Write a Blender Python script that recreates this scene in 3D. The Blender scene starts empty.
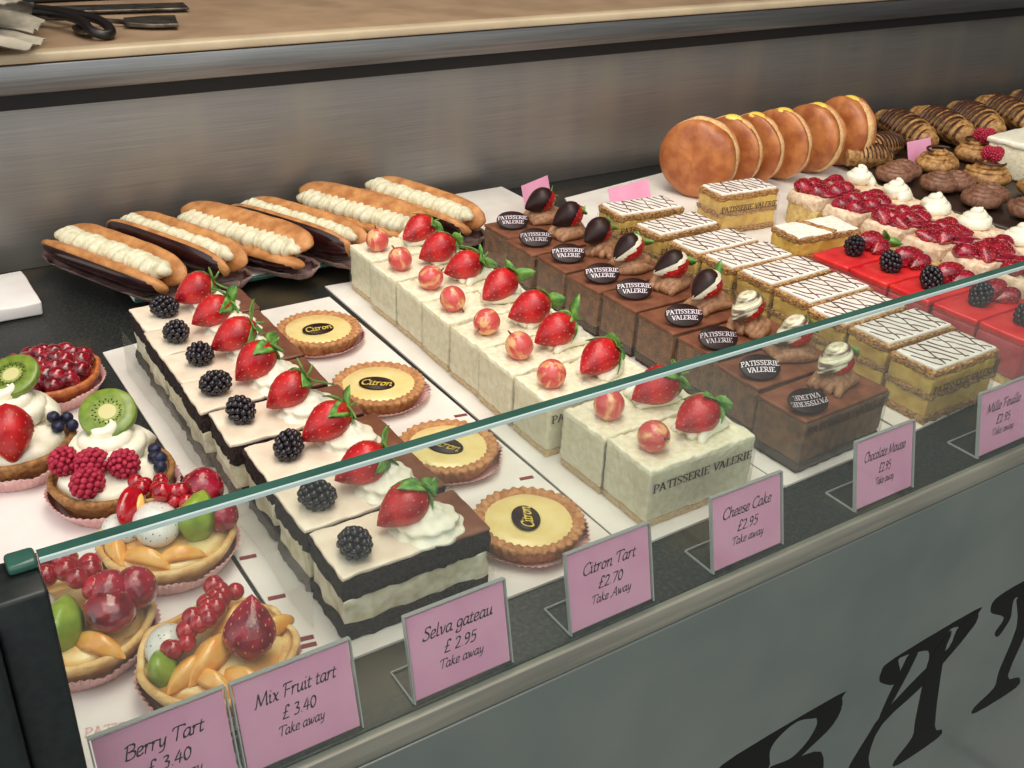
import bpy, math, random
from mathutils import Vector, Matrix, Euler, noise
PI = math.pi
random.seed(7)
S = bpy.context.scene
COL = S.collection
def R(a): return math.radians(a)

# ------------------------------------------------------------------ materials
def srgb(r, g, b):
    f = lambda c: (c/255/12.92) if c/255 <= .04045 else ((c/255+.055)/1.055)**2.4
    return (f(r), f(g), f(b), 1)

class NT:
    def __init__(s, name):
        s.m = bpy.data.materials.new(name); s.m.use_nodes = True
        s.t = s.m.node_tree; s.t.nodes.clear()
        s.out = s.n('ShaderNodeOutputMaterial')
    def n(s, typ, **kw):
        o = s.t.nodes.new(typ)
        for k, v in kw.items(): setattr(o, k, v)
        return o
    def l(s, a, b): s.t.links.new(a, b)
    def mixc(s, fac, a, b):
        m = s.n('ShaderNodeMix', data_type='RGBA')
        for sock, v in ((m.inputs['Factor'], fac), (m.inputs[6], a), (m.inputs[7], b)):
            if isinstance(v, bpy.types.NodeSocket): s.l(v, sock)
            else: sock.default_value = v
        return m.outputs[2]
    def ramp(s, fac, p0, p1):
        r = s.n('ShaderNodeMapRange'); r.inputs[1].default_value = p0; r.inputs[2].default_value = p1
        s.l(fac, r.inputs[0]); return r.outputs[0]

def mat(name, c1, c2=None, rough=.5, ns=90, lo=.35, hi=.65, bump=0, bs=300, metallic=0, coat=0, spec=.5,
        space='world', stretch=None, sss=0, voronoi=None, alpha=None, detail=3):
    """procedural two-colour material: noise mixes c1 and c2, optional bump and voronoi dots"""
    k = NT(name); p = k.n('ShaderNodeBsdfPrincipled')
    p.inputs['Roughness'].default_value = rough; p.inputs['Metallic'].default_value = metallic
    p.inputs['Coat Weight'].default_value = coat; p.inputs['Coat Roughness'].default_value = .12
    p.inputs['Specular IOR Level'].default_value = spec
    if sss:
        p.inputs['Subsurface Weight'].default_value = sss; p.inputs['Subsurface Scale'].default_value = .006
    if space == 'world': co = k.n('ShaderNodeNewGeometry').outputs['Position']
    else: co = k.n('ShaderNodeTexCoord').outputs['Object']
    if stretch:
        mp = k.n('ShaderNodeMapping'); mp.inputs['Scale'].default_value = stretch; k.l(co, mp.inputs[0]); co = mp.outputs[0]
    col = c1
    if c2:
        n = k.n('ShaderNodeTexNoise'); n.inputs['Scale'].default_value = ns; n.inputs['Detail'].default_value = detail
        k.l(co, n.inputs['Vector'])
        col = k.mixc(k.ramp(n.outputs[0], lo, hi), c1, c2)
    h = None
    if voronoi:      # (scale, radius, colour)
        v = k.n('ShaderNodeTexVoronoi'); v.inputs['Scale'].default_value = voronoi[0]; k.l(co, v.inputs['Vector'])
        f = k.ramp(v.outputs['Distance'], voronoi[1], voronoi[1]*.6)
        col = k.mixc(f, col, voronoi[2]); h = v.outputs['Distance']
    if isinstance(col, tuple): p.inputs['Base Color'].default_value = col
    else: k.l(col, p.inputs['Base Color'])
    if bump:
        b = k.n('ShaderNodeBump'); b.inputs['Strength'].default_value = 1; b.inputs['Distance'].default_value = bump
        if h is None:
            n2 = k.n('ShaderNodeTexNoise'); n2.inputs['Scale'].default_value = bs; n2.inputs['Detail'].default_value = 3
            k.l(co, n2.inputs['Vector']); h = n2.outputs[0]
        k.l(h, b.inputs['Height']); k.l(b.outputs[0], p.inputs['Normal'])
    k.l(p.outputs[0], k.out.inputs[0])
    return k.m

def glassy(name, tint, gloss=1.0, rough=.02, ior=1.5, body=0.0, bodycol=(1, 1, 1, 1), haze_scale=0):
    """thin clear sheet: transparent body, Fresnel reflection, optional even diffuse veil"""
    k = NT(name); tr = k.n('ShaderNodeBsdfTransparent'); tr.inputs[0].default_value = tint
    gl = k.n('ShaderNodeBsdfGlossy'); gl.inputs['Roughness'].default_value = rough
    fr = k.n('ShaderNodeFresnel'); fr.inputs[0].default_value = ior
    ge = k.n('ShaderNodeNewGeometry'); ma = k.n('ShaderNodeMath', operation='SUBTRACT', use_clamp=True)
    k.l(fr.outputs[0], ma.inputs[0]); k.l(ge.outputs['Backfacing'], ma.inputs[1])
    mx = k.n('ShaderNodeMixShader'); k.l(ma.outputs[0], mx.inputs[0]); k.l(tr.outputs[0], mx.inputs[1]); k.l(gl.outputs[0], mx.inputs[2])
    res = mx.outputs[0]
    if body:
        df = k.n('ShaderNodeBsdfDiffuse'); df.inputs[0].default_value = bodycol
        m2 = k.n('ShaderNodeMixShader'); m2.inputs[0].default_value = body
        k.l(res, m2.inputs[1]); k.l(df.outputs[0], m2.inputs[2]); res = m2.outputs[0]
    k.l(res, k.out.inputs[0]); return k.m

M = {}
M['cream'] = mat('whipped_cream', srgb(250, 246, 228), srgb(240, 233, 208), .45, 120)
M['cream_pale'] = mat('whipped_filling', srgb(228, 222, 194), srgb(206, 198, 164), .55, 160)
M['cheese'] = mat('cheesecake_cream', srgb(247, 242, 218), srgb(232, 223, 188), .5, 160, bump=.0012, bs=260)
M['cheese_base'] = mat('biscuit_crumb', srgb(226, 204, 160), srgb(190, 154, 108), .8, 400, bump=.001, bs=500)
M['sponge'] = mat('dark_sponge', srgb(62, 44, 40), srgb(24, 15, 16), .9, 420, .4, .6, bump=.0022, bs=620)
M['selva_cream'] = mat('selva_cream', srgb(240, 236, 212), srgb(205, 196, 160), .5, 90, bump=.001, bs=150)
M['glaze_white'] = mat('pale_glaze', srgb(244, 230, 208), srgb(232, 212, 188), .35, 60)
M['glaze_choc'] = mat('milk_choc_glaze', srgb(132, 84, 62), srgb(110, 66, 48), .3, 60)
M['crust'] = mat('shortcrust', srgb(208, 152, 100), srgb(170, 112, 68), .75, 200, bump=.0008, bs=600)
M['crust_brown'] = mat('brown_tart_crust', srgb(176, 128, 74), srgb(130, 84, 44), .75, 220, bump=.001, bs=500)
M['crust_pale'] = mat('golden_tart_crust', srgb(238, 206, 144), srgb(214, 160, 92), .55, 90, bump=.001, bs=300)
M['crust_orange'] = mat('glazed_tart_crust', srgb(206, 122, 66), srgb(168, 84, 44), .4, 150, bump=.0008, bs=400)
M['custard'] = mat('lemon_custard', srgb(246, 226, 160), srgb(240, 214, 140), .25, 60, coat=.3)
M['choc_dark'] = mat('dark_chocolate', srgb(48, 26, 24), srgb(36, 18, 18), .38, 100, spec=.3)
M['choc_glaze_dark'] = mat('dark_eclair_glaze', srgb(56, 26, 26), srgb(38, 16, 18), .22, 60, coat=.3)
M['choc_white'] = mat('white_chocolate', srgb(240, 232, 208), srgb(222, 210, 182), .3, 300)
M['choc_stripe'] = mat('streaked_white_chocolate', srgb(236, 228, 196), srgb(96, 74, 60), .3, 30, .42, .58, space='object', stretch=(9, 1.2, 1.2))
M['mousse'] = mat('chocolate_mousse', srgb(142, 92, 58), srgb(98, 60, 38), .6, 110, bump=.0015, bs=200)
M['mousse_top'] = mat('cocoa_glazed_top', srgb(140, 88, 64), srgb(114, 68, 48), .4, 70, bump=.0004, bs=200)
M['mousse_base'] = mat('mousse_sponge_base', srgb(74, 44, 32), srgb(44, 26, 22), .85, 300, bump=.0015, bs=500)
M['choc_cream'] = mat('chocolate_cream', srgb(182, 136, 100), srgb(146, 100, 70), .55, 200, bump=.0006, bs=300)
M['pastry'] = mat('puff_pastry', srgb(212, 166, 104), srgb(140, 88, 44), .75, 300, .4, .6, bump=.003, bs=380, stretch=(1, 1, 2.2))
M['vanilla'] = mat('vanilla_custard', srgb(236, 200, 104), srgb(208, 160, 70), .45, 60, bump=.001, bs=140)
M['icing'] = mat('fondant_icing', srgb(250, 246, 238), srgb(242, 234, 222), .3, 80)
M['icing_line'] = mat('chocolate_piping', srgb(98, 58, 52), None, .4)
M['sugar'] = mat('icing_sugar', srgb(250, 244, 234), srgb(232, 210, 176), .8, 260, .5, .75, bump=.0008, bs=500)
M['jelly'] = mat('red_jelly', srgb(236, 64, 60), srgb(220, 38, 46), .12, 40, coat=.6, bump=.0004, bs=120)
M['jelly_mousse'] = mat('pink_mousse', srgb(226, 92, 104), srgb(204, 60, 76), .45, 60, bump=.0006, bs=150)
M['biscuit_cream'] = mat('cream_coated_sponge', srgb(242, 222, 194), srgb(222, 184, 150), .6, 130, bump=.003, bs=120)
M['slice_sponge'] = mat('yellow_sponge', srgb(232, 208, 140), srgb(204, 168, 104), .7, 150, bump=.001, bs=400)
M['straw'] = mat('strawberry_skin', srgb(204, 30, 34), srgb(150, 12, 26), .34, 45, space='object', bump=.0003, bs=420, coat=.12)
M['achene'] = mat('strawberry_seed', srgb(226, 150, 84), srgb(190, 96, 60), .5, 60)
M['straw_glazed'] = mat('glazed_strawberry', srgb(170, 26, 52), srgb(110, 12, 34), .16, 110, bump=.0005, bs=260, coat=.4)
M['leaf'] = mat('strawberry_leaf', srgb(128, 176, 78), srgb(66, 118, 50), .5, 150, space='object')
M['black'] = mat('blackberry_skin', srgb(34, 24, 34), srgb(16, 12, 20), .22, 300, coat=.3)
M['rasp'] = mat('raspberry_skin', srgb(190, 52, 78), srgb(150, 22, 50), .55, 260, spec=.35)
M['blue'] = mat('blueberry_skin', srgb(38, 42, 76), srgb(20, 22, 44), .45, 160)
M['currant'] = mat('redcurrant_skin', srgb(190, 12, 34), srgb(138, 4, 24), .08, 90, coat=.7)
M['cherry'] = mat('glazed_cherry', srgb(160, 16, 38), srgb(84, 6, 22), .08, 110, coat=.9, bump=.0008, bs=120)
M['stem'] = mat('green_stem', srgb(92, 70, 40), None, .6)
M['goose'] = mat('pink_gooseberry_skin', srgb(208, 84, 80), srgb(232, 176, 122), .16, 110, .48, .62, space='object', stretch=(1.6, 1.6, .35), coat=.4)
M['kiwi'] = mat('kiwi_flesh', srgb(132, 152, 58), srgb(100, 126, 40), .35, 140, space='object', coat=.3)
M['kiwi_mid'] = mat('kiwi_inner_flesh', srgb(160, 170, 88), srgb(124, 146, 60), .3, 200, space='object')
M['kiwi_core'] = mat('kiwi_core', srgb(206, 198, 140), None, .4)
M['seed'] = mat('black_seed', srgb(26, 24, 18), None, .3)
M['melon'] = mat('green_melon_flesh', srgb(152, 176, 66), srgb(124, 152, 48), .35, 90, coat=.2)
M['dragon'] = mat('dragon_fruit_flesh', srgb(232, 230, 222), srgb(208, 206, 198), .3, 90, voronoi=(260, .17, srgb(28, 26, 26)), coat=.3)
M['orange'] = mat('orange_flesh', srgb(236, 160, 70), srgb(244, 190, 104), .2, 90, coat=.5)
M['plum'] = mat('plum_skin', srgb(190, 20, 36), srgb(150, 10, 26), .12, 60, coat=.6)
M['eclair'] = mat('choux_shell', srgb(206, 146, 88), srgb(170, 108, 58), .5, 70, bump=.0008, bs=240)
M['fruit_custard'] = mat('glazed_pale_custard', srgb(246, 222, 160), srgb(238, 180, 104), .2, 50, .42, .62, coat=.4, bump=.0008, bs=90)
M['bun'] = mat('glazed_bun', srgb(196, 124, 70), srgb(158, 86, 44), .42, 34, .38, .62, bump=.0014, bs=80, coat=.12)
M['bun_crumb'] = mat('bun_crumb', srgb(230, 190, 138), srgb(208, 160, 104), .8, 200, bump=.0008, bs=500)
M['bun_custard'] = mat('bun_custard', srgb(250, 220, 104), srgb(240, 204, 84), .35, 60)
M['danish'] = mat('danish_pastry', srgb(204, 156, 94), srgb(134, 88, 48), .5, 130, bump=.001, bs=260)
M['danish_dark'] = mat('baked_chocolate_drizzle', srgb(84, 48, 34), srgb(60, 34, 26), .4, 100)
M['palmier'] = mat('chocolate_palmier', srgb(150, 106, 82), srgb(110, 72, 54), .5, 160, bump=.0005, bs=300)
M['pink_paper'] = mat('pink_paper_case', srgb(232, 190, 186), srgb(220, 168, 166), .7, 60)
M['brown_paper'] = mat('brown_paper_case', srgb(176, 146, 140), srgb(140, 108, 104), .7, 60)
M['white_board'] = mat('white_card_board', srgb(236, 232, 224), srgb(224, 216, 208), .55, 20)
M['tissue'] = mat('printed_tissue_sheet', srgb(238, 234, 230), srgb(228, 220, 216), .7, 14, bump=.0008, bs=30)
M['pink_print'] = mat('faded_pink_print', srgb(236, 192, 184), None, .7)
M['dark_print'] = mat('maroon_print', srgb(128, 52, 60), None, .6)
M['ink'] = mat('black_ink', srgb(52, 36, 46), None, .6)
M['ribbon_ink'] = mat('brown_ribbon_ink', srgb(74, 44, 46), None, .5)
M['white_print'] = mat('white_chocolate_print', srgb(236, 224, 232), None, .5)
M['gold_print'] = mat('gold_print', srgb(232, 204, 90), None, .4)
M['card'] = mat('pink_card', srgb(250, 176, 208), srgb(244, 164, 200), .6, 30)
M['acrylic'] = glassy('clear_acrylic', (.98, .99, .99, 1), rough=.03, ior=1.3)
M['acrylic_edge'] = mat('acrylic_edge', srgb(168, 170, 168), None, .15)
M['film'] = glassy('clear_cake_film', (.98, .98, .97, 1), rough=.15, ior=1.3, body=.035, bodycol=(.9, .86, .72, 1))
M['glass'] = glassy('counter_glass', (.92, .95, .93, 1), rough=.01, ior=1.52, body=.035, bodycol=(.55, .6, .58, 1))  # diffuse body paints in the hazy street reflection on the pane
M['glass_edge'] = mat('green_glass_edge', srgb(56, 96, 84), srgb(42, 78, 70), .15, 20)
M['glass_bevel'] = mat('polished_glass_arris', srgb(186, 204, 202), None, .2)
M['steel'] = mat('satin_steel', srgb(150, 150, 150), srgb(128, 130, 132), .32, 30, metallic=.9, stretch=(.2, 1, 12))
M['steel_trim'] = mat('steel_trim', srgb(160, 157, 144), srgb(136, 134, 124), .55, 25, metallic=.55, stretch=(.3, 1, 5))
M['gap'] = mat('shade_and_foot_black', srgb(14, 13, 16), None, .6)
M['post'] = mat('black_painted_post', srgb(26, 34, 34), srgb(18, 24, 26), .4, 200)
M['brass'] = mat('brass', srgb(214, 160, 96), None, .25, metallic=1)
M['top'] = mat('beige_laminate', srgb(158, 132, 106), srgb(140, 116, 92), .35, 18)
M['top_edge'] = mat('pale_laminate_edge', srgb(196, 178, 148), srgb(182, 164, 136), .4, 18)
M['knife_steel'] = mat('dull_utensil_steel', srgb(120, 112, 100), srgb(70, 60, 54), .3, 60, metallic=.8)
M['knife_black'] = mat('black_handle', srgb(22, 18, 18), None, .35)
M['napkin'] = mat('grey_paper_napkin', srgb(176, 168, 150), srgb(132, 124, 112), .8, 40)
M['napkin_pink'] = mat('pink_paper_napkin', srgb(226, 190, 176), srgb(206, 164, 150), .8, 40)
M['panel'] = mat('grey_glass_panel', srgb(104, 109, 105), srgb(88, 96, 92), .22, 5, coat=.6)
M['panel_black'] = mat('black_vinyl', srgb(10, 8, 10), None, .5, spec=.2)
M['tray_dark'] = mat('dark_tray', srgb(62, 44, 36), srgb(44, 32, 28), .4, 30)
M['floor'] = mat('pavement', srgb(128, 130, 128), srgb(100, 104, 102), .8, 5)
def slabs():
    k = NT('pavement_slabs'); p = k.n('ShaderNodeBsdfPrincipled'); p.inputs['Roughness'].default_value = .8
    b = k.n('ShaderNodeTexBrick'); b.inputs['Scale'].default_value = 1.0; b.inputs['Brick Width'].default_value = .6; b.inputs['Row Height'].default_value = .4
    b.inputs['Mortar Size'].default_value = .012; b.inputs['Color1'].default_value = srgb(150, 152, 148); b.inputs['Color2'].default_value = srgb(116, 122, 118); b.inputs['Mortar'].default_value = srgb(80, 84, 82)
    k.l(k.n('ShaderNodeNewGeometry').outputs['Position'], b.inputs['Vector']); k.l(b.outputs[0], p.inputs['Base Color']); k.l(p.outputs[0], k.out.inputs[0]); return k.m
M['floor'] = slabs()
M['shopwall'] = mat('dark_shop_wall', srgb(52, 42, 36), srgb(36, 28, 26), .7, 3)

def granite():
    k = NT('dark_speckled_granite'); p = k.n('ShaderNodeBsdfPrincipled'); p.inputs['Roughness'].default_value = .38; p.inputs['Specular IOR Level'].default_value = .3
    co = k.n('ShaderNodeNewGeometry').outputs['Position']
    n = k.n('ShaderNodeTexNoise'); n.inputs['Scale'].default_value = 320; n.inputs['Detail'].default_value = 4; k.l(co, n.inputs['Vector'])
    c = k.mixc(k.ramp(n.outputs[0], .45, .7), srgb(30, 33, 33), srgb(60, 62, 58))
    n2 = k.n('ShaderNodeTexNoise'); n2.inputs['Scale'].default_value = 7; k.l(co, n2.inputs['Vector'])
    c = k.mixc(k.ramp(n2.outputs[0], .52, .75), c, srgb(84, 72, 50))
    k.l(c, p.inputs['Base Color']); k.l(p.outputs[0], k.out.inputs[0]); return k.m
M['deck'] = granite()

def brushed():
    k = NT('brushed_steel_wall'); p = k.n('ShaderNodeBsdfPrincipled')
    p.inputs['Metallic'].default_value = .85; p.inputs['Roughness'].default_value = .3
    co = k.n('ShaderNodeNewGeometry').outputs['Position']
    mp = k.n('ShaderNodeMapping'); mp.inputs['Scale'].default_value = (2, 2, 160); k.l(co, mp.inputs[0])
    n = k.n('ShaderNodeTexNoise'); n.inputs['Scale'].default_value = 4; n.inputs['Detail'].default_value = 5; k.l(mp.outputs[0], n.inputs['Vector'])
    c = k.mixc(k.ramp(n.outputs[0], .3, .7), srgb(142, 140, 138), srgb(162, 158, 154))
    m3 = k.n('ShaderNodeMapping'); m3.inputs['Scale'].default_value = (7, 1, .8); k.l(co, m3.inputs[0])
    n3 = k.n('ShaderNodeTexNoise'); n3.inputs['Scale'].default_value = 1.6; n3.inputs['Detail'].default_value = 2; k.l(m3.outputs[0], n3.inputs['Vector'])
    c = k.mixc(k.ramp(n3.outputs[0], .45, .8), c, srgb(172, 164, 150))  # soft vertical reflections drawn as pale streaks in the steel colour
    k.l(c, p.inputs['Base Color'])
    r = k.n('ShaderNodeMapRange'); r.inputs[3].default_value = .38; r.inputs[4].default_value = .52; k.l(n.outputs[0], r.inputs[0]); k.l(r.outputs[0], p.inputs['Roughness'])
    k.l(p.outputs[0], k.out.inputs[0]); return k.m
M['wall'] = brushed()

# ------------------------------------------------------------------ mesh building
class MB:
    def __init__(s): s.v = []; s.f = []; s.mi = []; s.cur = 0; s.T = Matrix()
    def mat(s, i): s.cur = i; return s
    def add(s, vs, fs):
        b = len(s.v); s.v += [tuple(s.T @ Vector(v)) for v in vs]
        s.f += [tuple(b+i for i in f) for f in fs]; s.mi += [s.cur]*len(fs); return s
    def grid(s, rows, closed_u=False, cap0=False, cap1=False):
        n = len(rows[0]); vs = [p for r in rows for p in r]; fs = []
        for j in range(len(rows)-1):
            for i in range(n if closed_u else n-1):
                a = j*n+i; b = j*n+(i+1) % n
                fs.append((a, b, b+n, a+n))
        if cap0: fs.append(tuple(range(n-1, -1, -1)))
        if cap1: fs.append(tuple((len(rows)-1)*n+i for i in range(n)))
        return s.add(vs, fs)
    def box(s, x0, x1, y0, y1, z0, z1):
        return s.add([(x0,y0,z0),(x1,y0,z0),(x1,y1,z0),(x0,y1,z0),(x0,y0,z1),(x1,y0,z1),(x1,y1,z1),(x0,y1,z1)],
                     [(0,3,2,1),(4,5,6,7),(0,1,5,4),(1,2,6,5),(2,3,7,6),(3,0,4,7)])
    def rbox(s, x0, x1, y0, y1, z0, z1, r=.003, step=.008, jit=0, freq=120, seed=0, fn=None):
        """box with rounded edges and slightly uneven faces"""
        def cuts(a, b):
            n = max(1, round((b-a-2*r)/step)); return [a, a+r*.35] + [a+r+(b-a-2*r)*i/n for i in range(n+1)] + [b-r*.35, b]
        X, Y, Z = cuts(x0, x1), cuts(y0, y1), cuts(z0, z1)
        idx = {}; vs = []
        def V(p):
            key = tuple(round(c, 6) for c in p)
            if key not in idx:
                q = Vector((min(max(p[0], x0+r), x1-r), min(max(p[1], y0+r), y1-r), min(max(p[2], z0+r), z1-r)))
                d = Vector(p)-q
                w = q + d.normalized()*r if d.length > 1e-9 else q
                if jit:
                    nv = noise.noise_vector(Vector((w.x*freq+seed*7.3, w.y*freq-seed*3.1, w.z*freq)))
                    w += nv*jit
                if fn: w = fn(w)
                idx[key] = len(vs); vs.append(tuple(w))
            return idx[key]
        fs = []
        for A, B, k, lo, hi in ((X, Y, 2, z0, z1), (Y, Z, 0, x0, x1), (Z, X, 1, y0, y1)):
            for c, flip in ((lo, True), (hi, False)):
                for i in range(len(A)-1):
                    for j in range(len(B)-1):
                        q = []
                        for a, b in ((A[i], B[j]), (A[i+1], B[j]), (A[i+1], B[j+1]), (A[i], B[j+1])):
                            q.append(V({2: (a, b, c), 0: (c, a, b), 1: (b, c, a)}[k]))
                        if flip: q.reverse()
                        fs.append(tuple(q))
        return s.add(vs, fs)
    def lathe(s, prof, n=48, mod=None, closed=False):
        rows = []
        for k, (r, z) in enumerate(prof):
            rows.append([])
            for i in range(n):
                a = 2*PI*i/n; rr, zz = (r, z) if mod is None else mod(r, z, a, k)
                rows[-1].append((rr*math.cos(a), rr*math.sin(a), zz))
        return s.grid(rows, True, cap0=prof[0][0] > 1e-5 and not closed, cap1=prof[-1][0] > 1e-5 and not closed)
    def blob(s, c, rad, rot=(0, 0, 0), n=12, m=8, jit=0, freq=60, fn=None):
        E_ = Euler(rot).to_matrix(); rows = []
        if not hasattr(rad, '__len__'): rad = (rad,)*3
        for j in range(m+1):
            t = PI*j/m; row = []
            for i in range(n):
                a = 2*PI*i/n
                p = Vector((math.sin(t)*math.cos(a), math.sin(t)*math.sin(a), -math.cos(t)))
                if fn: p = fn(p)
                p = Vector((p.x*rad[0], p.y*rad[1], p.z*rad[2]))
                if jit: p += p.normalized()*noise.noise((p+Vector(c))*freq)*jit
                row.append(tuple(E_ @ p + Vector(c)))
            rows.append(row)
        return s.grid(rows, True)
    def tube(s, pts, rads, n=8, mod=None, caps=True):
        pts = [Vector(p) for p in pts]; rows = []
        if not hasattr(rads, '__len__'): rads = [rads]*len(pts)
        up = None
        for k, p in enumerate(pts):
            t = (pts[min(k+1, len(pts)-1)]-pts[max(k-1, 0)]).normalized()
            if up is None: up = Vector((0, 0, 1)) if abs(t.z) < .9 else Vector((1, 0, 0))
            a = t.cross(up).normalized(); b = a.cross(t).normalized(); up = b
            row = []
            for i in range(n):
                an = 2*PI*i/n; r = rads[k]
                if mod: r = mod(r, an, k)
                row.append(tuple(p + a*math.cos(an)*r + b*math.sin(an)*r))
            rows.append(row)
        return s.grid(rows, True, caps, caps)
    def build(s, name, mats, smooth=True):
        me = bpy.data.meshes.new(name); me.from_pydata(s.v, [], s.f)
        for m in (mats if isinstance(mats, (list, tuple)) else [mats]): me.materials.append(M[m] if isinstance(m, str) else m)
        me.polygons.foreach_set('material_index', s.mi)
        me.polygons.foreach_set('use_smooth', [smooth]*len(s.f)); me.update()
        return me

def lerp(a, b, t): return a+(b-a)*t
def spline(pts, sub=5):
    if len(pts) < 3: return pts
    out = []
    for i in range(len(pts)-1):
        p0 = pts[max(i-1, 0)]; p1 = pts[i]; p2 = pts[i+1]; p3 = pts[min(i+2, len(pts)-1)]
        for k in range(sub):
            t = k/sub
            out.append(tuple(.5*(2*p1[c]+(p2[c]-p0[c])*t+(2*p0[c]-5*p1[c]+4*p2[c]-p3[c])*t*t+(3*p1[c]-p0[c]-3*p2[c]+p3[c])*t**3) for c in range(len(p1))))
    out.append(tuple(pts[-1])); return out

# ------------------------------------------------------------------ objects
def part(name, me, parent, loc=(0, 0, 0), rot=(0, 0, 0), sc=1, label=None):
    o = bpy.data.objects.new(name, me); COL.objects.link(o); o.parent = parent
    o.location = loc; o.rotation_euler = rot; o.scale = (sc,)*3 if not hasattr(sc, '__len__') else sc
    if label: o['label'] = label
    return o
def thing(name, label, cat, loc=(0, 0, 0), rz=0, group=None, me=None, rot=None):
    o = bpy.data.objects.new(name, me); COL.objects.link(o); o.location = loc
    o.rotation_euler = rot or (0, 0, rz); o['label'] = label; o['category'] = cat
    if group: o['group'] = group
    return o
def struct(name, me, loc=(0, 0, 0), label=None):
    o = bpy.data.objects.new(name, me); COL.objects.link(o); o.location = loc; o['kind'] = 'structure'
    if label: o['label'] = label
    return o

# ------------------------------------------------------------------ lettering
SC = {  # chancery-like hand: advance, strokes
'a': (.44, [[(.36,.4),(.22,.46),(.06,.3),(.05,.08),(.15,.0),(.3,.15),(.37,.42)],[(.37,.44),(.33,.1),(.38,.0),(.46,.06)]]),
'c': (.34, [[(.32,.38),(.22,.46),(.06,.3),(.04,.1),(.14,0),(.3,.08)]]),
'e': (.36, [[(.04,.2),(.2,.24),(.32,.34),(.26,.45),(.12,.42),(.04,.2),(.06,.04),(.18,0),(.33,.1)]]),
'g': (.42, [[(.37,.42),(.22,.46),(.07,.33),(.08,.12),(.2,.05),(.33,.2),(.37,.42)],[(.37,.42),(.33,.0),(.25,-.22),(.08,-.26),(.0,-.16),(.1,-.06)]]),
'h': (.44, [[(.14,.8),(.06,0)],[(.08,.25),(.22,.44),(.34,.4),(.3,.1),(.36,0),(.42,.05)]]),
'i': (.22, [[(.03,.36),(.1,.45),(.07,.08),(.12,0),(.2,.06)],[(.13,.62),(.14,.67)]]),
'k': (.4, [[(.14,.8),(.05,0)],[(.34,.44),(.24,.44),(.1,.24)],[(.12,.26),(.28,.02),(.38,.04)]]),
'l': (.22, [[(.14,.8),(.06,.1),(.12,0),(.2,.06)]]),
'n': (.45, [[(.02,.36),(.1,.45),(.05,0)],[(.08,.28),(.24,.45),(.34,.4),(.3,.06),(.36,0),(.43,.06)]]),
'o': (.4, [[(.2,.46),(.06,.3),(.06,.08),(.17,0),(.32,.14),(.34,.36),(.2,.46)]]),
'r': (.32, [[(.02,.36),(.1,.45),(.05,0)],[(.08,.26),(.2,.45),(.31,.42)]]),
's': (.3, [[(.28,.4),(.18,.46),(.07,.38),(.12,.26),(.24,.16),(.2,.02),(.08,0),(.0,.07)]]),
't': (.27, [[(.14,.6),(.07,.1),(.13,0),(.23,.07)],[(.02,.43),(.27,.43)]]),
'u': (.45, [[(.03,.38),(.1,.45),(.07,.12),(.14,0),(.28,.12),(.36,.45)],[(.36,.45),(.33,.08),(.38,0),(.44,.06)]]),
'v': (.38, [[(.02,.4),(.1,.44),(.14,0),(.3,.25),(.34,.45)]]),
'w': (.56, [[(.02,.4),(.1,.44),(.12,0),(.28,.4)],[(.28,.4),(.3,0),(.48,.25),(.5,.45)]]),
'x': (.4, [[(.04,.42),(.12,.43),(.26,.02),(.37,.02)],[(.36,.44),(.04,0)]]),
'y': (.42, [[(.03,.4),(.1,.45),(.09,.15),(.16,.02),(.28,.15),(.36,.45)],[(.36,.45),(.3,0),(.2,-.22),(.04,-.24)]]),
'A': (.66, [[(-.04,.02),(.1,.06),(.5,.74)],[(.5,.74),(.54,0),(.62,.02)],[(.2,.26),(.56,.26)]]),
'B': (.52, [[(.14,.7),(.06,0)],[(.0,.64),(.2,.74),(.44,.7),(.42,.46),(.16,.38)],[(.16,.38),(.46,.34),(.44,.08),(.22,-.02),(.02,.03)]]),
'C': (.54, [[(.54,.58),(.5,.72),(.3,.72),(.08,.48),(.06,.16),(.22,0),(.42,.04),(.52,.14)]]),
'F': (.5, [[(.2,.7),(.1,0)],[(.02,.6),(.1,.72),(.56,.72)],[(.14,.38),(.42,.38)]]),
'M': (.82, [[(.0,.0),(.08,.02),(.2,.72)],[(.2,.72),(.36,.04)],[(.36,.04),(.7,.74)],[(.7,.74),(.7,.02),(.78,.04)]]),
'S': (.46, [[(.46,.6),(.4,.73),(.2,.7),(.14,.52),(.34,.34),(.38,.14),(.22,0),(.04,.04),(.02,.16)]]),
'T': (.5, [[(.3,.7),(.2,0)],[(.04,.58),(.1,.71),(.58,.71),(.6,.62)]]),
'\u00a3': (.44, [[(.42,.6),(.34,.72),(.22,.64),(.18,.3),(.04,.02)],[(.04,.02),(.4,.02)],[(.06,.36),(.32,.36)]]),
'0': (.42, [[(.2,.66),(.06,.46),(.06,.16),(.17,0),(.33,.2),(.34,.5),(.2,.66)]]),
'2': (.42, [[(.06,.54),(.18,.66),(.34,.58),(.28,.34),(.04,.02)],[(.04,.02),(.36,.02)]]),
'3': (.42, [[(.08,.6),(.22,.66),(.32,.54),(.16,.36)],[(.16,.36),(.34,.28),(.28,.04),(.04,.02)]]),
'4': (.42, [[(.26,.66),(.02,.22)],[(.02,.22),(.38,.22)],[(.3,.5),(.24,0)]]),
'5': (.42, [[(.36,.65),(.14,.65)],[(.14,.65),(.1,.38),(.28,.4),(.32,.18),(.18,0),(.02,.03)]]),
'7': (.42, [[(.06,.65),(.4,.65)],[(.4,.65),(.12,0)]]),
'9': (.42, [[(.34,.56),(.2,.66),(.08,.5),(.14,.32),(.3,.38),(.35,.56)],[(.35,.56),(.3,.2),(.08,0)]]),
'.': (.18, [[(.06,.02),(.09,.05)]]), ' ': (.24, [])}
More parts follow.
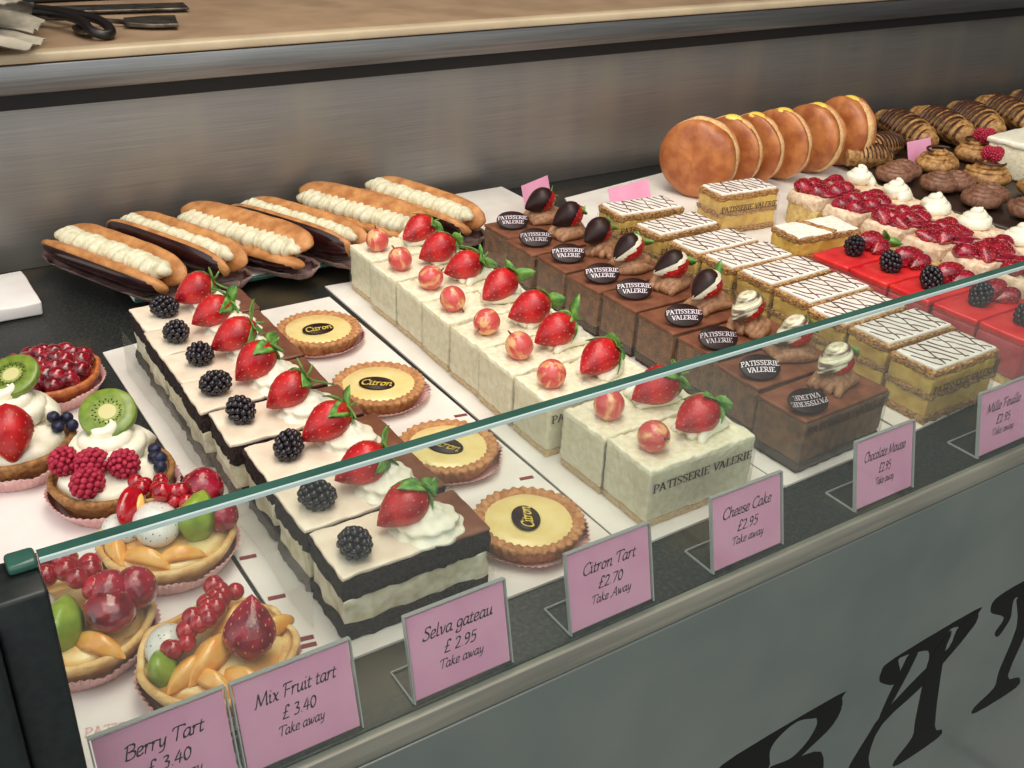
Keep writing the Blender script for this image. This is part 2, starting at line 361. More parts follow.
CP = {  # seriffed capitals of the cake ribbons
'P': (.52, [[(.1,0),(.1,.7)],[(.0,.68),(.28,.7),(.42,.54),(.3,.34),(.1,.34)],[(0,.0),(.22,.0)]]),
'A': (.56, [[(.02,0),(.2,.66),(.1,.7)],[(.2,.7),(.44,0)],[(.1,.26),(.36,.26)],[(-.04,0),(.1,0)],[(.36,0),(.54,0)]]),
'T': (.52, [[(.25,0),(.25,.7)],[(.0,.56),(.04,.69),(.46,.69),(.5,.56)],[(.15,0),(.36,0)]]),
'I': (.28, [[(.12,0),(.12,.7)],[(.02,.7),(.23,.7)],[(.02,0),(.23,0)]]),
'S': (.46, [[(.38,.58),(.28,.7),(.1,.66),(.06,.5),(.32,.28),(.36,.12),(.22,0),(.04,.08)]]),
'E': (.48, [[(.1,0),(.1,.7)],[(.0,.69),(.4,.69),(.4,.58)],[(.1,.37),(.32,.37)],[(.0,.01),(.4,.01),(.42,.14)]]),
'R': (.56, [[(.1,0),(.1,.7)],[(.0,.68),(.28,.7),(.4,.54),(.3,.36),(.1,.36)],[(.24,.36),(.48,0),(.56,.0)],[(0,.0),(.22,.0)]]),
'V': (.52, [[(.06,.7),(.24,.0)],[(.24,0),(.46,.7)],[(-.02,.7),(.14,.7)],[(.36,.7),(.54,.7)]]),
'L': (.46, [[(.1,0),(.1,.7)],[(.0,.7),(.22,.7)],[(.0,.01),(.38,.01),(.42,.16)]]),
' ': (.3, [])}
def text(name, lines, size, material, font=SC, shear=.12, nib=(.045, .03), thick=.0, leading=1.0, sizes=None, arc=0):
    """pen-stroke lettering in the XY plane, centred; each stroke is swept with a slanted nib"""
    mb = MB(); ny = 0
    for li, line in enumerate(lines):
        sz = (sizes or [size]*len(lines))[li]
        W = sum(font[c][0] for c in line); x = -W/2
        for ch in line:
            adv, strokes = font[ch]
            for st in strokes:
                p = spline(st, 4) if font is SC else (spline(st, 3) if len(st) > 4 else st)
                for i in range(len(p)-1):
                    q = []
                    for (a, b) in (p[i], p[i+1]):
                        q.append((a+x+shear*b, b))
                    for nx, nz in (nib, (nib[1]*.6, -nib[0]*.6)):
                        vs = []
                        for (a, b), sg in ((q[0], -1), (q[1], -1), (q[1], 1), (q[0], 1)):
                            X_ = (a+sg*nx)*sz; Y_ = (b+sg*nz)*sz+ny
                            Y_ -= arc*X_*X_
                            vs.append((X_, Y_, 0))
                        mb.add(vs, [(0, 1, 2, 3)])
            x += adv
        if li+1 < len(lines): ny -= (sizes or [size]*len(lines))[li+1]*leading
    y0 = min(v[1] for v in mb.v); y1 = max(v[1] for v in mb.v)
    mb.v = [(a, b-(y0+y1)/2, c) for a, b, c in mb.v]
    return mb.build(name, material, False)

# ------------------------------------------------------------------ fruit and cream templates
def strawberry_profile(t): return (math.sin(PI*min(1, t)**.62))**.75 if t < 1 else 0
def straw_pts(Rr, L, n=20, m=18, half=False):
    prof = []
    for j in range(m+1):
        t = j/m; prof.append((max(0, Rr*max(0, math.sin(PI*(t**1.35)))**.62), -L/2+L*t))
    return prof
def make_strawberry(name='strawberry', Rr=.0145, L=.038, material='straw', n=22, seed=0):
    mb = MB(); prof = straw_pts(Rr, L)
    def wob(a, z): return 1+.06*noise.noise(Vector((math.cos(a)*1.2+seed, math.sin(a)*1.2, z*60)))
    mb.lathe(prof, n, lambda r, z, a, k: (r*wob(a, z), z)); mb.mat(1)
    for q in range(78):                       # achenes in a spiral
        t = .07+.84*(q+.5)/78; a = q*2.39996; z = -L/2+L*t
        r = Rr*max(0, math.sin(PI*t**1.35))**.62*wob(a, z)
        r2 = Rr*max(0, math.sin(PI*(t+.01)**1.35))**.62*wob(a, z); sl = math.atan2(r2-r, .01*L)
        mb.blob((r*math.cos(a)*1.0, r*math.sin(a)*1.0, z), (.00035, .00045, .0009), (0, sl, a), 5, 4)
    return mb.build(name, [material, 'achene'])
def make_leaves(n=6, L=.019, w=.0078, seed=0, stalk=True):
    rnd = random.Random(seed); mb = MB()
    for i in range(n):
        a = 2*PI*i/n+rnd.uniform(-.3, .3); l = L*rnd.uniform(.75, 1.15); lift = (-.75, .35, -.35, .8, -.9, .1, -.5)[i % 7]
        rows = []
        for j in range(7):
            t = j/6; ww = w*math.sin(PI*min(1, t*.92+.08))**.8
            r = l*t; z = l*(lift*t*t+.15*t-.25*t**3) 
            c = Vector((math.cos(a)*r, math.sin(a)*r, z)); sd = Vector((-math.sin(a), math.cos(a), 0))
            rows.append([tuple(c-sd*ww), tuple(c-sd*ww*.5+Vector((0, 0, .0006))), tuple(c-Vector((0, 0, .0004))), tuple(c+sd*ww*.5+Vector((0, 0, .0006))), tuple(c+sd*ww),
                         tuple(c-Vector((0, 0, .0012)))])
        mb.grid(rows, True)
    if stalk: mb.tube([(0, 0, -.001), (.001, .001, .005), (.004, .002, .010)], [.0012, .001, .0008], 6)
    return mb.build('leaves', 'leaf')
def drupes(name, c, rad, r, count, material, n=7, m=5, seed=1):
    mb = MB(); rnd = random.Random(seed)
    mb.blob((0, 0, 0), [x*.86 for x in rad], n=12, m=8)
    g = PI*(3-math.sqrt(5))
    for i in range(count):
        z = 1-2*(i+.5)/count; rr = math.sqrt(1-z*z); a = g*i
        p = (rad[0]*rr*math.cos(a)*rnd.uniform(.95, 1.04), rad[1]*rr*math.sin(a)*rnd.uniform(.95, 1.04), rad[2]*z)
        mb.blob(p, r*rnd.uniform(.9, 1.12), n=n, m=m)
    return mb.build(name, material)
def make_swirl(name, Rr, h, lobes=8, twist=1.6, material='cream', turns=None, n=64):
    """piped rosette: a lobed body that twists towards its peak"""
    mb = MB(); prof = []
    for k in range(15):
        t = k/14; prof.append((Rr*(1-t**1.7)*(.9+.1*math.cos(t*PI*5)), h*t))
    def mod(r, z, a, k):
        t = z/h; return r*(1+.13*abs(math.cos(lobes/2*(a+twist*t)))-.06), z+.0004*math.sin(a*3)
    mb.lathe([(0, 0)]+prof, n, mod); return mb.build(name, material)
def make_spiral(name, Rr, h, material='cream', turns=2.6, rt=.0055, m=90):
    """soft-serve coil of cream"""
    mb = MB(); pts = []; rads = []
    for k in range(m+1):
        t = k/m; a = turns*2*PI*t; r = (Rr-rt)*(1-t)**.8
        pts.append((r*math.cos(a), r*math.sin(a), rt*.7+(h-rt)*t**1.1)); rads.append(rt*(1-.55*t)*(1 if t < .97 else .5))
    mb.tube(pts, rads, 12, mod=lambda r, an, k: r*(1+.1*math.cos(an*4+k*.18)))
    mb.blob((0, 0, h*.35), (Rr*.7, Rr*.7, h*.4), n=16, m=8)
    return mb.build(name, material)

STRAW = [make_strawberry(seed=i, Rr=.0155+.0008*(i % 2), L=.044+.002*(i % 3)) for i in range(3)]
STRAWG = make_strawberry('glazed_strawberry', .0145, .036, 'straw_glazed')
LEAVES = [make_leaves(seed=i, n=5+i % 3) for i in range(4)]
BLACKB = [drupes('blackberry', 0, (.0098, .0098, .0125), .0031, 52, 'black', seed=i) for i in range(2)]
RASP = drupes('raspberry', 0, (.0098, .0098, .0112), .0026, 64, 'rasp', 6, 4)
SWIRL = make_swirl('cream_rosette', .023, .021, 9, 1.2)
CURR = MB().blob((0, 0, 0), .0062, n=14, m=10).build('redcurrant', 'currant')
_g = MB().blob((0, 0, 0), (.0112, .0112, .0115), n=22, m=14); _g.mat(1).tube([(0, 0, .0108), (.0005, 0, .0125), (.001, 0, .015)], [.0012, .0008, .0006], 5)
GOOSE = _g.build('gooseberry', ['goose', 'stem'])
BLUEB = MB().blob((0, 0, 0), .0052, n=12, m=8, fn=lambda p: p*(.86 if p.z > .85 else 1)).build('blueberry', 'blue')

def berry(parent, i, loc, tip, roll=0, sc=1, leaf=True, me=None, name='strawberry', lsc=1):
    """strawberry whose tip points along the vector tip; the calyx is its sub-part"""
    q = Vector(tip).normalized().to_track_quat('-Z', 'X').to_euler()
    o = part(name, me or STRAW[i % 3], parent, loc, q, sc)
    if leaf:
        part('leaves', LEAVES[i % 4], o, (0, 0, .0205), (0, 0, roll), lsc)
    return o

# ------------------------------------------------------------------ camera
cam = bpy.data.cameras.new('camera'); co = bpy.data.objects.new('camera', cam); COL.objects.link(co); S.camera = co
A = [[0.8359710800859336, -0.23173539677067118, 0.49744452870998307], [-0.5473435191469328, -0.41748906179829826, 0.7253398895184436], [0.03959072249667614, -0.8786362097946546, -0.4758476494949564]]
Mx = Matrix(((A[0][0], -A[0][1], -A[0][2], 0), (A[1][0], -A[1][1], -A[1][2], 0), (A[2][0], -A[2][1], -A[2][2], .48), (0, 0, 0, 1)))
co.matrix_world = Mx
cam.sensor_width = 36; cam.lens = 1038.957/1024*36; cam.clip_start = .02; cam.clip_end = 100

# ------------------------------------------------------------------ the counter
def bx(name, m, x0, x1, y0, y1, z0, z1, r=.002): return MB().rbox(x0, x1, y0, y1, z0, z1, r, step=10).build(name, m)
YF, YW = .407, 1.24
struct('floor', MB().box(-4, 6, -5, YF+1.2, -1.06, -1.0).build('floor', 'floor', False))
struct('trim_deck', bx('trim_deck', 'deck', -.3, 2.6, YF+.004, YW+.01, -.03, 0, .001), label='dark speckled granite deck of the display counter')
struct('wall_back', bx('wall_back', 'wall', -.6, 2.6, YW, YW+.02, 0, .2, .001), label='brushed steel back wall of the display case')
struct('trim_recess_shade', bx('trim_recess_shade', 'gap', -.6, 2.6, YW-.024, YW+.3, .188, .212, .001))  # solid black strip standing in for the shadow under the shelf
struct('trim_shelf_band', bx('trim_shelf_band', 'steel', -.6, 2.6, YW-.04, YW-.02, .207, .2375, .002))
o = struct('trim_shelf_edge', bx('trim_shelf_edge', 'top_edge', -.6, 2.6, YW-.043, YW-.02, .2385, .249, .003))
struct('trim_worktop', bx('trim_worktop', 'top', -.6, 2.6, YW-.0198, YW+.75, .2125, .2488, .002), label='beige worktop behind and above the display')
struct('wall_shop', MB().box(-1.2, 3.4, 2.9, 2.95, -1, 2.0).build('wall_shop', 'shopwall', False))
struct('wall_case_end', bx('wall_case_end', 'shopwall', 2.35, 2.37, YF, YW, .0, .20, .002))
struct('trim_front_steel', bx('trim_front_steel', 'steel_trim', -.3, 2.6, YF-.003, YF+.0036, -.019, -.0005, .0012))
struct('trim_front_panel', bx('trim_front_panel', 'panel', -.3, 2.6, YF-.004, YF+.02, -.95, -.0195, .001), label='grey front panel of the counter')
# letters of the shop name on the front panel
LET = dict(A=[[(0.711,-0.218),(0.709,-0.205),(0.725,-0.195),(0.847,-0.190),(0.854,-0.198),(0.853,-0.214),(0.820,-0.200),(0.808,-0.200),(0.809,-0.217),(0.790,-0.230),(0.781,-0.213),(0.758,-0.204),(0.741,-0.200),(0.732,-0.201),(0.742,-0.222),(0.736,-0.234),(0.721,-0.226)],[(0.746,-0.204),(0.763,-0.208),(0.737,-0.274),(0.728,-0.269)],[(0.847,-0.192),(0.853,-0.214),(0.794,-0.261),(0.736,-0.287),(0.729,-0.330),(0.744,-0.363),(0.698,-0.336),(0.717,-0.291),(0.731,-0.272),(0.781,-0.241),(0.818,-0.226),(0.823,-0.204)],[(0.787,-0.229),(0.808,-0.202),(0.814,-0.208),(0.813,-0.235),(0.839,-0.344),(0.857,-0.361),(0.853,-0.372),(0.790,-0.375),(0.780,-0.365),(0.801,-0.342),(0.797,-0.316),(0.788,-0.249)]],
T=[[(0.877,-0.204),(0.880,-0.190),(0.930,-0.187),(1.008,-0.196),(1.004,-0.213),(0.951,-0.218),(0.921,-0.206),(0.920,-0.218),(0.925,-0.235),(0.919,-0.248),(0.911,-0.255),(0.902,-0.245),(0.911,-0.229),(0.883,-0.211)],[(0.924,-0.211),(0.958,-0.208),(0.972,-0.269),(0.965,-0.337),(0.994,-0.354),(0.996,-0.371),(0.921,-0.370),(0.913,-0.358),(0.943,-0.344),(0.941,-0.318),(0.946,-0.258)]],
P=[[(0.499,-0.217),(0.524,-0.207),(0.649,-0.203),(0.656,-0.210),(0.658,-0.224),(0.627,-0.219),(0.598,-0.208),(0.575,-0.216),(0.568,-0.229),(0.571,-0.254),(0.540,-0.267),(0.487,-0.234)],[(0.624,-0.217),(0.658,-0.220),(0.653,-0.242),(0.627,-0.256),(0.607,-0.264),(0.581,-0.261),(0.574,-0.251),(0.601,-0.256),(0.620,-0.245),(0.628,-0.229)],[(0.609,-0.261),(0.645,-0.273),(0.656,-0.311),(0.641,-0.330),(0.574,-0.288),(0.585,-0.263)]])
from mathutils.geometry import tessellate_polygon
for ch, lab in (('P', 'black vinyl letter P low on the grey front panel, leftmost'), ('A', 'black vinyl letter A on the grey front panel'), ('T', 'black vinyl letter T on the grey front panel at the right edge')):
    mb = MB()
    for q, poly in enumerate(LET[ch]):
        s = spline([poly[-1]]+poly+[poly[0]], 3)[3:]
        yo = .4028-.00006*q
        vs = [(x, yo, z) for x, z in s]+[(x, YF-.0038, z) for x, z in s]; n = len(s)
        tri = tessellate_polygon([[Vector((x, z, 0)) for x, z in s]])
        mb.add(vs, [tuple(t) for t in tri]+[(i, (i+1) % n, (i+1) % n+n, i+n) for i in range(n)])
    thing('panel_letter', lab, 'letter', me=mb.build('panel_letter', 'panel_black', False), group='letters of the shop name on the front panel')

# glass front
g = thing('glass_pane', 'upright clear glass pane with a green polished top edge along the counter front', 'glass')
GT = .192
part('pane', MB().box(.035, 2.3, YF-.001, YF+.006, .0, GT-.0012).build('pane', 'glass', False), g)
part('top_edge', MB().box(.035, 2.3, YF+.0003, YF+.006, GT-.0011, GT).build('top_edge', 'glass_edge', False), g, label='green top edge of the glass')
part('arris', MB().box(.035, 2.3, YF-.0013, YF+.0002, GT-.0024, GT-.0003).build('arris', 'glass_bevel', False), g, label='pale bevel of the glass')
# post on the left
t = thing('corner_post', 'black square corner post at the left end of the glass', 'post', (0, 0, 0))
part('upright', bx('upright', 'post', .012, .0345, YF-.018, YF+.012, -.9, .187, .002), t)
part('cap', MB().rbox(.022, .0345, YF-.002, YF+.010, .1872, .1925, .002, step=.01).build('cap', 'glass_edge'), t)
t = thing('side_panel', 'dark green side panel to the left of the corner post', 'panel', me=bx('side_panel', 'post', -.25, .0115, YF-.03, YF+.002, -.9, .176, .004))
t = thing('brass_fitting', 'shiny brass fitting on top of the side panel at the far left', 'fitting', me=MB().rbox(-.03, .012, YF-.006, YF+.02, .1765, .204, .008, step=.006).build('brass_fitting', 'brass'))

# ------------------------------------------------------------------ boards and papers
def board(label, pts, th=.002, m='white_board', z=.0005, name='cake_board', group=None):
    mb = MB(); n = len(pts)
    vs = [(x, y, z) for x, y in pts]+[(x, y, z+th) for x, y in pts]
    mb.add(vs, [tuple(range(n-1, -1, -1)), tuple(range(n, 2*n))]+[(i, (i+1) % n, (i+1) % n+n, i+n) for i in range(n)])
    return thing(name, label, 'board', me=mb.build(name, m, False), group=group)
t = board('white printed tissue sheet under the fruit tarts', [(-.05, .445), (.176, .452), (.175, .72), (.165, .885), (.05, .90), (-.05, .84)], .001, 'tissue', name='tissue_sheet')
pt = text('lettering', ['PATISSERIE', 'VALERIE'], .011, 'pink_print', CP, .0, (.06, .02), leading=1.2)
for x, y, a, s in ((.045, .665, -1.0, .75), (.066, .480, -.3, .9), (.008, .70, -1.0, .75)): part('lettering', pt, t, (x, y, .0017), (0, 0, a), s, label='faded pink print')
t = board('white printed board under the gateau and lemon tart rows', [(.178, .468), (.432, .466), (.432, 1.0), (.33, 1.0), (.18, .98)], name='cake_board')
for i, (x, y) in enumerate(((.186, .493), (.187, .548), (.186, .60), (.188, .65), (.187, .50), (.44-.02, .585), (.425, .70))):
    part('print_mark', MB().box(-.006, .006, -.002, .002, 0, .0003).build('print_mark', 'dark_print', False), t, (x, y, .0026), (0, 0, -.2))
board('white board under the cheesecake row', [(.4335, .466), (.600, .468), (.598, 1.02), (.44, 1.03)])
board('white board under the chocolate mousse row', [(.6015, .468), (.762, .470), (.760, 1.03), (.60, 1.03)])
board('long white board under the vanilla slices and buns', [(.7635, .472), (.93, .482), (1.28, .49), (1.42, 1.19), (1.2, 1.215), (.877, 1.165), (.80, .98)])
t = thing('eclair_tray', 'low glass tray under the row of eclairs', 'tray', (0, 0, 0))
part('shelf', MB().rbox(.235, .80, 1.062, 1.215, .0125, .0165, .001, step=.3).build('shelf', 'white_board'), t)
part('rim', MB().rbox(.235, .80, 1.058, 1.0615, .0125, .0178, .001, step=.3).build('rim', 'glass_edge'), t, label='green glass front edge')
for x in (.26, .77): part('foot', MB().rbox(x-.008, x+.008, 1.09, 1.19, .0005, .0122, .001, step=.3).build('foot', 'gap'), t)
t = thing('paper_bag_stack', 'flat stack of white paper bags at the far left of the deck', 'paper', (0, 0, 0), me=MB().rbox(.02, .150, 1.10, 1.20, .001, .016, .002, step=.02, jit=.002, freq=40).build('paper_bag_stack', 'tissue'))

# ------------------------------------------------------------------ price cards
_u = MB(); _u.box(-.036, .036, -.0015, -.0003, 0, .060); UP = _u.build('upright', 'acrylic', False)
_u = MB()
for x in (-.0362, .0355): _u.box(x, x+.0008, -.0017, .0017, 0, .0605)
_u.box(-.036, .036, -.0017, .0017, .060, .0608); EDG = _u.build('edge', 'acrylic_edge', False)
CARD = MB().box(-.0345, .0345, -.0002, .0006, .001, .0585).build('card', 'card', False)
_f = MB(); _f.box(-.036, .036, 0, .03, 0, .0014); FOOT = _f.build('foot', 'acrylic', False)
_f = MB(); _f.box(-.0368, -.036, 0, .03, 0, .0016); _f.box(.036, .0368, 0, .03, 0, .0016); _f.box(-.036, .036, .0295, .0303, 0, .0016); FE = _f.build('foot_edge', 'acrylic_edge', False)
def card(x, lines, label, y=.4145, rz=0, sc=1, lean=13, z=.0006):
    t = thing('price_card', label, 'price card', (x, y, z), rz, 'pink price cards along the glass'); t.scale = (sc,)*3
    u = part('upright', UP, t, (0, 0, 0), (-R(lean), 0, 0)); part('edge', EDG, u)
    c = part('card', CARD, t, (0, 0, 0), (-R(lean), 0, 0), label='pink card')
    me = text('lettering', lines, .011, 'ink', SC, .16, (.046, .036), sizes=[.0112, .0112, .0084], leading=1.2)
    w = max(v.co.x for v in me.vertices)-min(v.co.x for v in me.vertices); k = min(1, .05/w)
    part('lettering', me, c, (0, -.0004, .031), (PI/2, 0, 0), (k*1.02, 1, 1))
    part('foot', FOOT, t); part('foot_edge', FE, t)
    return t
card(.0765, ['Berry Tart', '\u00a3 3.40', 'Take away'], 'pink price card reading Berry Tart, cut off at the bottom left')
card(.151, ['Mix Fruit tart', '\u00a3 3.40', 'Take away'], 'pink price card reading Mix Fruit tart')
card(.258, ['Selva gateau', '\u00a3 2.95', 'Take away'], 'pink price card reading Selva gateau')
card(.377, ['Citron Tart', '\u00a32.70', 'Take Away'], 'pink price card reading Citron Tart')
card(.506, ['Cheese Cake', '\u00a32.95', 'Take away'], 'pink price card reading Cheese Cake')
card(.661, ['Chocolate Mousse', '\u00a32.95', 'Take away'], 'pink price card reading Chocolate Mousse')
card(.822, ['Mille Feuille', '\u00a32.95', 'Take away'], 'pink price card reading Mille Feuille')

# ------------------------------------------------------------------ ribbon: clear film with the shop name
RIBT = text('lettering', ['PATISSERIE VALERIE'], .0102, 'ribbon_ink', CP, .0, (.055, .015))
def ribbon(parent, x0, x1, y0, y1, z0, z1, tz, tw=None):
    mb = MB(); d = .0011; 
    mb.box(x0-d, x1+d, y0-d-.0002, y0-d, z0, z1); mb.box(x0-d-.0002, x0-d, y0-d, y1, z0, z1); mb.box(x1+d, x1+d+.0002, y0-d, y1, z0, z1)
    f = part('film_wrap', mb.build('film_wrap', 'film', False), parent, label='clear film band')
    w = max(v.co.x for v in RIBT.vertices)*2; k = (tw or (x1-x0)*.94)/w
    part('lettering', RIBT, f, ((x0+x1)/2, y0-d-.0005, tz), (PI/2, 0, 0), (k, 1, 1))

# ------------------------------------------------------------------ cheesecakes
def grooved(seed):
    def fn(w):
        if w.z > .052: w.z += .0007*math.sin(w.x*900+seed)+.0008*noise.noise(Vector((w.x*50, w.y*50, seed)))
        return w
    return fn
CHEESE = [MB().rbox(-.055, .055, -.027, .027, .0062, .0535, .002, step=.004, jit=.0012, freq=160, seed=i, fn=grooved(i)).build('filling', 'cheese') for i in range(3)]
CBASE = MB().rbox(-.0545, .0545, -.0268, .0268, .0, .0062, .001, step=.006, jit=.0008, freq=200).build('biscuit_base', 'cheese_base')
def smear(name, m, Lx, seed, rt=.008):
    """loose quenelle of cream pulled towards +x"""
    mb = MB()
    for q in range(5):
        rnd = random.Random(seed*10+q); y0 = (q-2)*.0075; pts = []; rd = []
        for k in range(12):
            t = k/11; pts.append((lerp(-Lx*.5, Lx*.5, t)+rnd.uniform(-.001, .001), y0*(1-.55*t)+.003*math.sin(t*5+q+seed), .001+.007*math.sin(PI*(t*.8+.1))+.003*(2-abs(q-2))*(.4+.6*t)))
            rd.append(rt*math.sin(PI*(t*.84+.1))**.7*(1-.12*abs(q-2)))
        mb.tube(pts, rd, 10, mod=lambda r, an, k: r*(1+.09*math.cos(an*3+k*.5+q)))
    return mb.build(name, m)
SMEAR = [smear('piped_cream', 'cream', .042, i) for i in range(3)]
CSMEAR = [smear('chocolate_cream', 'choc_cream', .044, i, .0085) for i in range(3)]
ordn = ['first', 'second', 'third', 'fourth', 'fifth', 'sixth', 'seventh', 'eighth', 'ninth']
cy = [.507, .564, .629, .688, .745, .804, .862, .922, .982]
cx = [.514, .512, .507, .508, .510, .512, .514, .514, .518]
for i in range(9):
    lab = 'white cheesecake slice topped with strawberry and pink gooseberry, %s from the glass' % ordn[i] if i else 'white cheesecake slice nearest the glass, shop name ribbon fully readable'
    t = thing('cheesecake_slice', lab, 'cake', (cx[i], cy[i], .0026), R([0, 1.5, -1, 0, 1, -1.5, 0, 1, 0][i]), 'cheesecake slices')
    part('biscuit_base', CBASE, t); part('filling', CHEESE[i % 3], t)
    ribbon(t, -.055, .055, -.027, .027, .004, .050, .037)
    part('piped_cream', SMEAR[i % 3], t, (.022, .002, .0515), (0, 0, R([10, -15, 30, 0, 20, -20, 12, 5, -10][i])))
    part('gooseberry', GOOSE, t, (-.034+.003*math.sin(i*2.3), -.003, .0655), (R([70, 20, 160, 40, 100, 130, 60, 90, 10][i] if i < 7 else 8), R(25*math.sin(i*2)), i*1.3), 1.14)
    berry(t, i, (.011+.004*math.sin(i*1.7), -.004+.003*math.cos(i*2.1), .0700), (-1, -.05+.25*math.sin(i*2.2), -.22-.12*(i % 2)), i*.9, 1.02)

# ------------------------------------------------------------------ chocolate mousse
MOUS = [MB().rbox(-.054, .054, -.0265, .0265, .0102, .0485, .0022, step=.005, jit=.0009, freq=140, seed=i).build('mousse', 'mousse') for i in range(2)]
MTOP = MB().rbox(-.0545, .0545, -.027, .027, .0486, .0525, .0015, step=.008, jit=.0004).build('glaze', 'mousse_top')
MBASE = MB().rbox(-.0535, .0535, -.0262, .0262, 0, .0101, .001, step=.005, jit=.001, freq=200).build('sponge_base', 'mousse_base')
_p = MB().lathe([(0, 0), (.0165, 0), (.0178, .0008), (.0178, .0016), (.0165, .0024), (0, .0024)], 36); PLQ = _p.build('plaque', 'choc_dark')
PTX = text('lettering', ['PATISSERIE', 'VALERIE'], .0078, 'white_print', CP, .05, (.055, .035), leading=1.02, arc=6)
def shell(name, c1, side, cut, grow, m):
    """coating over the part of a strawberry on one side of a cutting plane"""
    mb = MB(); prof = straw_pts(.0163, .0455, m=26); n = 28; rows = []
    for r, z in prof:
        rows.append([Vector((r*math.cos(2*PI*i/n), r*math.sin(2*PI*i/n), z)) for i in range(n)])
    sd = Vector(side).normalized(); vs = []; fs = []
    def val(p): return p.dot(sd)-cut-.0012*math.sin(math.atan2(p.y, p.x)*5)
    for j in range(len(rows)-1):
        for i in range(n):
            q = [rows[j][i], rows[j][(i+1) % n], rows[j+1][(i+1) % n], rows[j+1][i]]
            if sum(val(p) for p in q)/4 > 0:
                b = len(vs)
                for p in q:
                    d = Vector((p.x, p.y, p.z*.5)); d = d.normalized() if d.length > 1e-6 else Vector((0, 0, -1))
                    k = min(1, max(0, (val(p)+.0012)/.0025)); vs.append(tuple(p+d*grow*k))
                fs.append((b, b+1, b+2, b+3))
    # weld
    idx = {}; remap = []; nv = []
    for v in vs:
        key = tuple(round(c, 5) for c in v)
        if key not in idx: idx[key] = len(nv); nv.append(v)
        remap.append(idx[key])
    ff = []
    for f in fs:
        g_ = []
        for i in f:
            if remap[i] not in g_: g_.append(remap[i])
        if len(g_) > 2: ff.append(tuple(g_))
    mb.add(nv, ff); return mb.build(name, m)
# side axis: the local +X of the berry is turned up and away
SHELL_DARK_FULL = shell('chocolate_coating', 0, (1, 0, -.7), -.0035, .0013, 'choc_dark')
SHELL_WHITE = shell('white_chocolate_band', 0, (1, 0, -.25), .0005, .0010, 'choc_white')
SHELL_DARK = shell('chocolate_coating', 0, (1, 0, -.25), .0065, .0017, 'choc_dark')
SHELL_W_FULL = shell('chocolate_coating', 0, (1, 0, -.4), .0005, .0014, 'choc_stripe')
def frame_rot(tip, sidev):
    z = -Vector(tip).normalized(); x = Vector(sidev); x = (x-z*x.dot(z)).normalized(); y = z.cross(x)
    return Matrix((x, y, z)).transposed().to_euler()
my = [.504, .563, .624, .683, .742, .800, .858, .917, .975]
mx = [.675, .682, .690, .690, .690, .686, .688, .684, .690]
tagpos = [(-.042, -.010, 1.9), (-.040, -.006, -.45), (-.040, -.004, -.25), (-.034, -.010, .0), (-.036, .006, .05), (-.036, -.002, .0), (-.036, .002, .1), (-.036, .001, -.2), (-.034, .004, .05)]
coat = ['white', 'white', 'white', 'band', 'band', 'band', 'dark', 'dark', 'dark']
cname = dict(white='white chocolate dipped', band='two tone chocolate dipped', dark='dark chocolate dipped')
for i in range(9):
    t = thing('chocolate_mousse_slice', 'brown mousse slice with a %s strawberry, %s from the glass' % (cname[coat[i]], ordn[i]), 'cake', (mx[i], my[i], .0026), R([2, 0, 1, -1, 0, 2, -1, 0, 1][i]), 'chocolate mousse slices')
    part('sponge_base', MBASE, t); part('mousse', MOUS[i % 2], t); part('glaze', MTOP, t)
    ribbon(t, -.054, .054, -.0265, .0265, .004, .050, .042)
    part('chocolate_cream', CSMEAR[i % 3], t, (.018, .004, .051), (0, 0, R([10, -25, 30, 0, 20, -20, 40, 5, -10][i])))
    tx, ty, ta = tagpos[i]
    pl = part('plaque', PLQ, t, (tx+.003, ty-.003, .0605 if i not in (0,) else .0600), (R(34 if i else 24), R(0), -.42 if i else -.25), (1.08, .74, 1), label='dark oval chocolate plaque with white print')
    part('lettering', PTX, pl, (0, 0, .0026), (0, 0, PI if i == 0 else 0), (.92, 1.15, 1))
    tip = (-1, .05+.25*math.sin(i*1.9), -.35-.15*(i % 2)); sv = (-.35, .2, .9)
    b = part('strawberry', STRAW[i % 3], t, (.010+.004*math.sin(i*2), .002, .078), frame_rot(tip, sv), .88)
    part('leaves', LEAVES[i % 4], b, (0, 0, .0185), (0, 0, i), .8)
    if coat[i] == 'white': part('chocolate_coating', SHELL_W_FULL, b, label='white chocolate coating with dark streaks')
    elif coat[i] == 'band': part('white_chocolate_band', SHELL_WHITE, b, label='white chocolate band'); part('chocolate_coating', SHELL_DARK, b, label='dark chocolate coating')
    else: part('chocolate_coating', SHELL_DARK_FULL, b, label='dark chocolate coating')

# ------------------------------------------------------------------ selva gateau
def sel(i):
    o = {}
    o['bottom_sponge'] = MB().rbox(-.055, .055, -.0268, .0268, 0, .0135, .0015, step=.004, jit=.0018, freq=230, seed=i).build('bottom_sponge', 'sponge')
    o['cream_layer'] = MB().rbox(-.0543, .0543, -.0262, .0262, .0132, .0345, .0015, step=.004, jit=.0024, freq=70, seed=i).build('cream_layer', 'selva_cream')
    o['top_sponge'] = MB().rbox(-.055, .055, -.0268, .0268, .0340, .0520, .0015, step=.0035, jit=.0022, freq=230, seed=i+5).build('top_sponge', 'sponge')
    o['pale_glaze'] = MB().rbox(-.0553, .012, -.0268, .0268, .0516, .0550, .0012, step=.004, jit=.0014, freq=90, seed=i).build('pale_glaze', 'glaze_white')
    o['chocolate_glaze'] = MB().rbox(.0122, .0548, -.0268, .0268, .0516, .0543, .0012, step=.006, jit=.0008, freq=90, seed=i).build('chocolate_glaze', 'glaze_choc')
    return o
SELV = [sel(0), sel(1)]
sy = [.508, .567, .632, .692, .752, .808, .864, .920]
sx = [.263, .262, .264, .258, .254, .256, .256, .259]
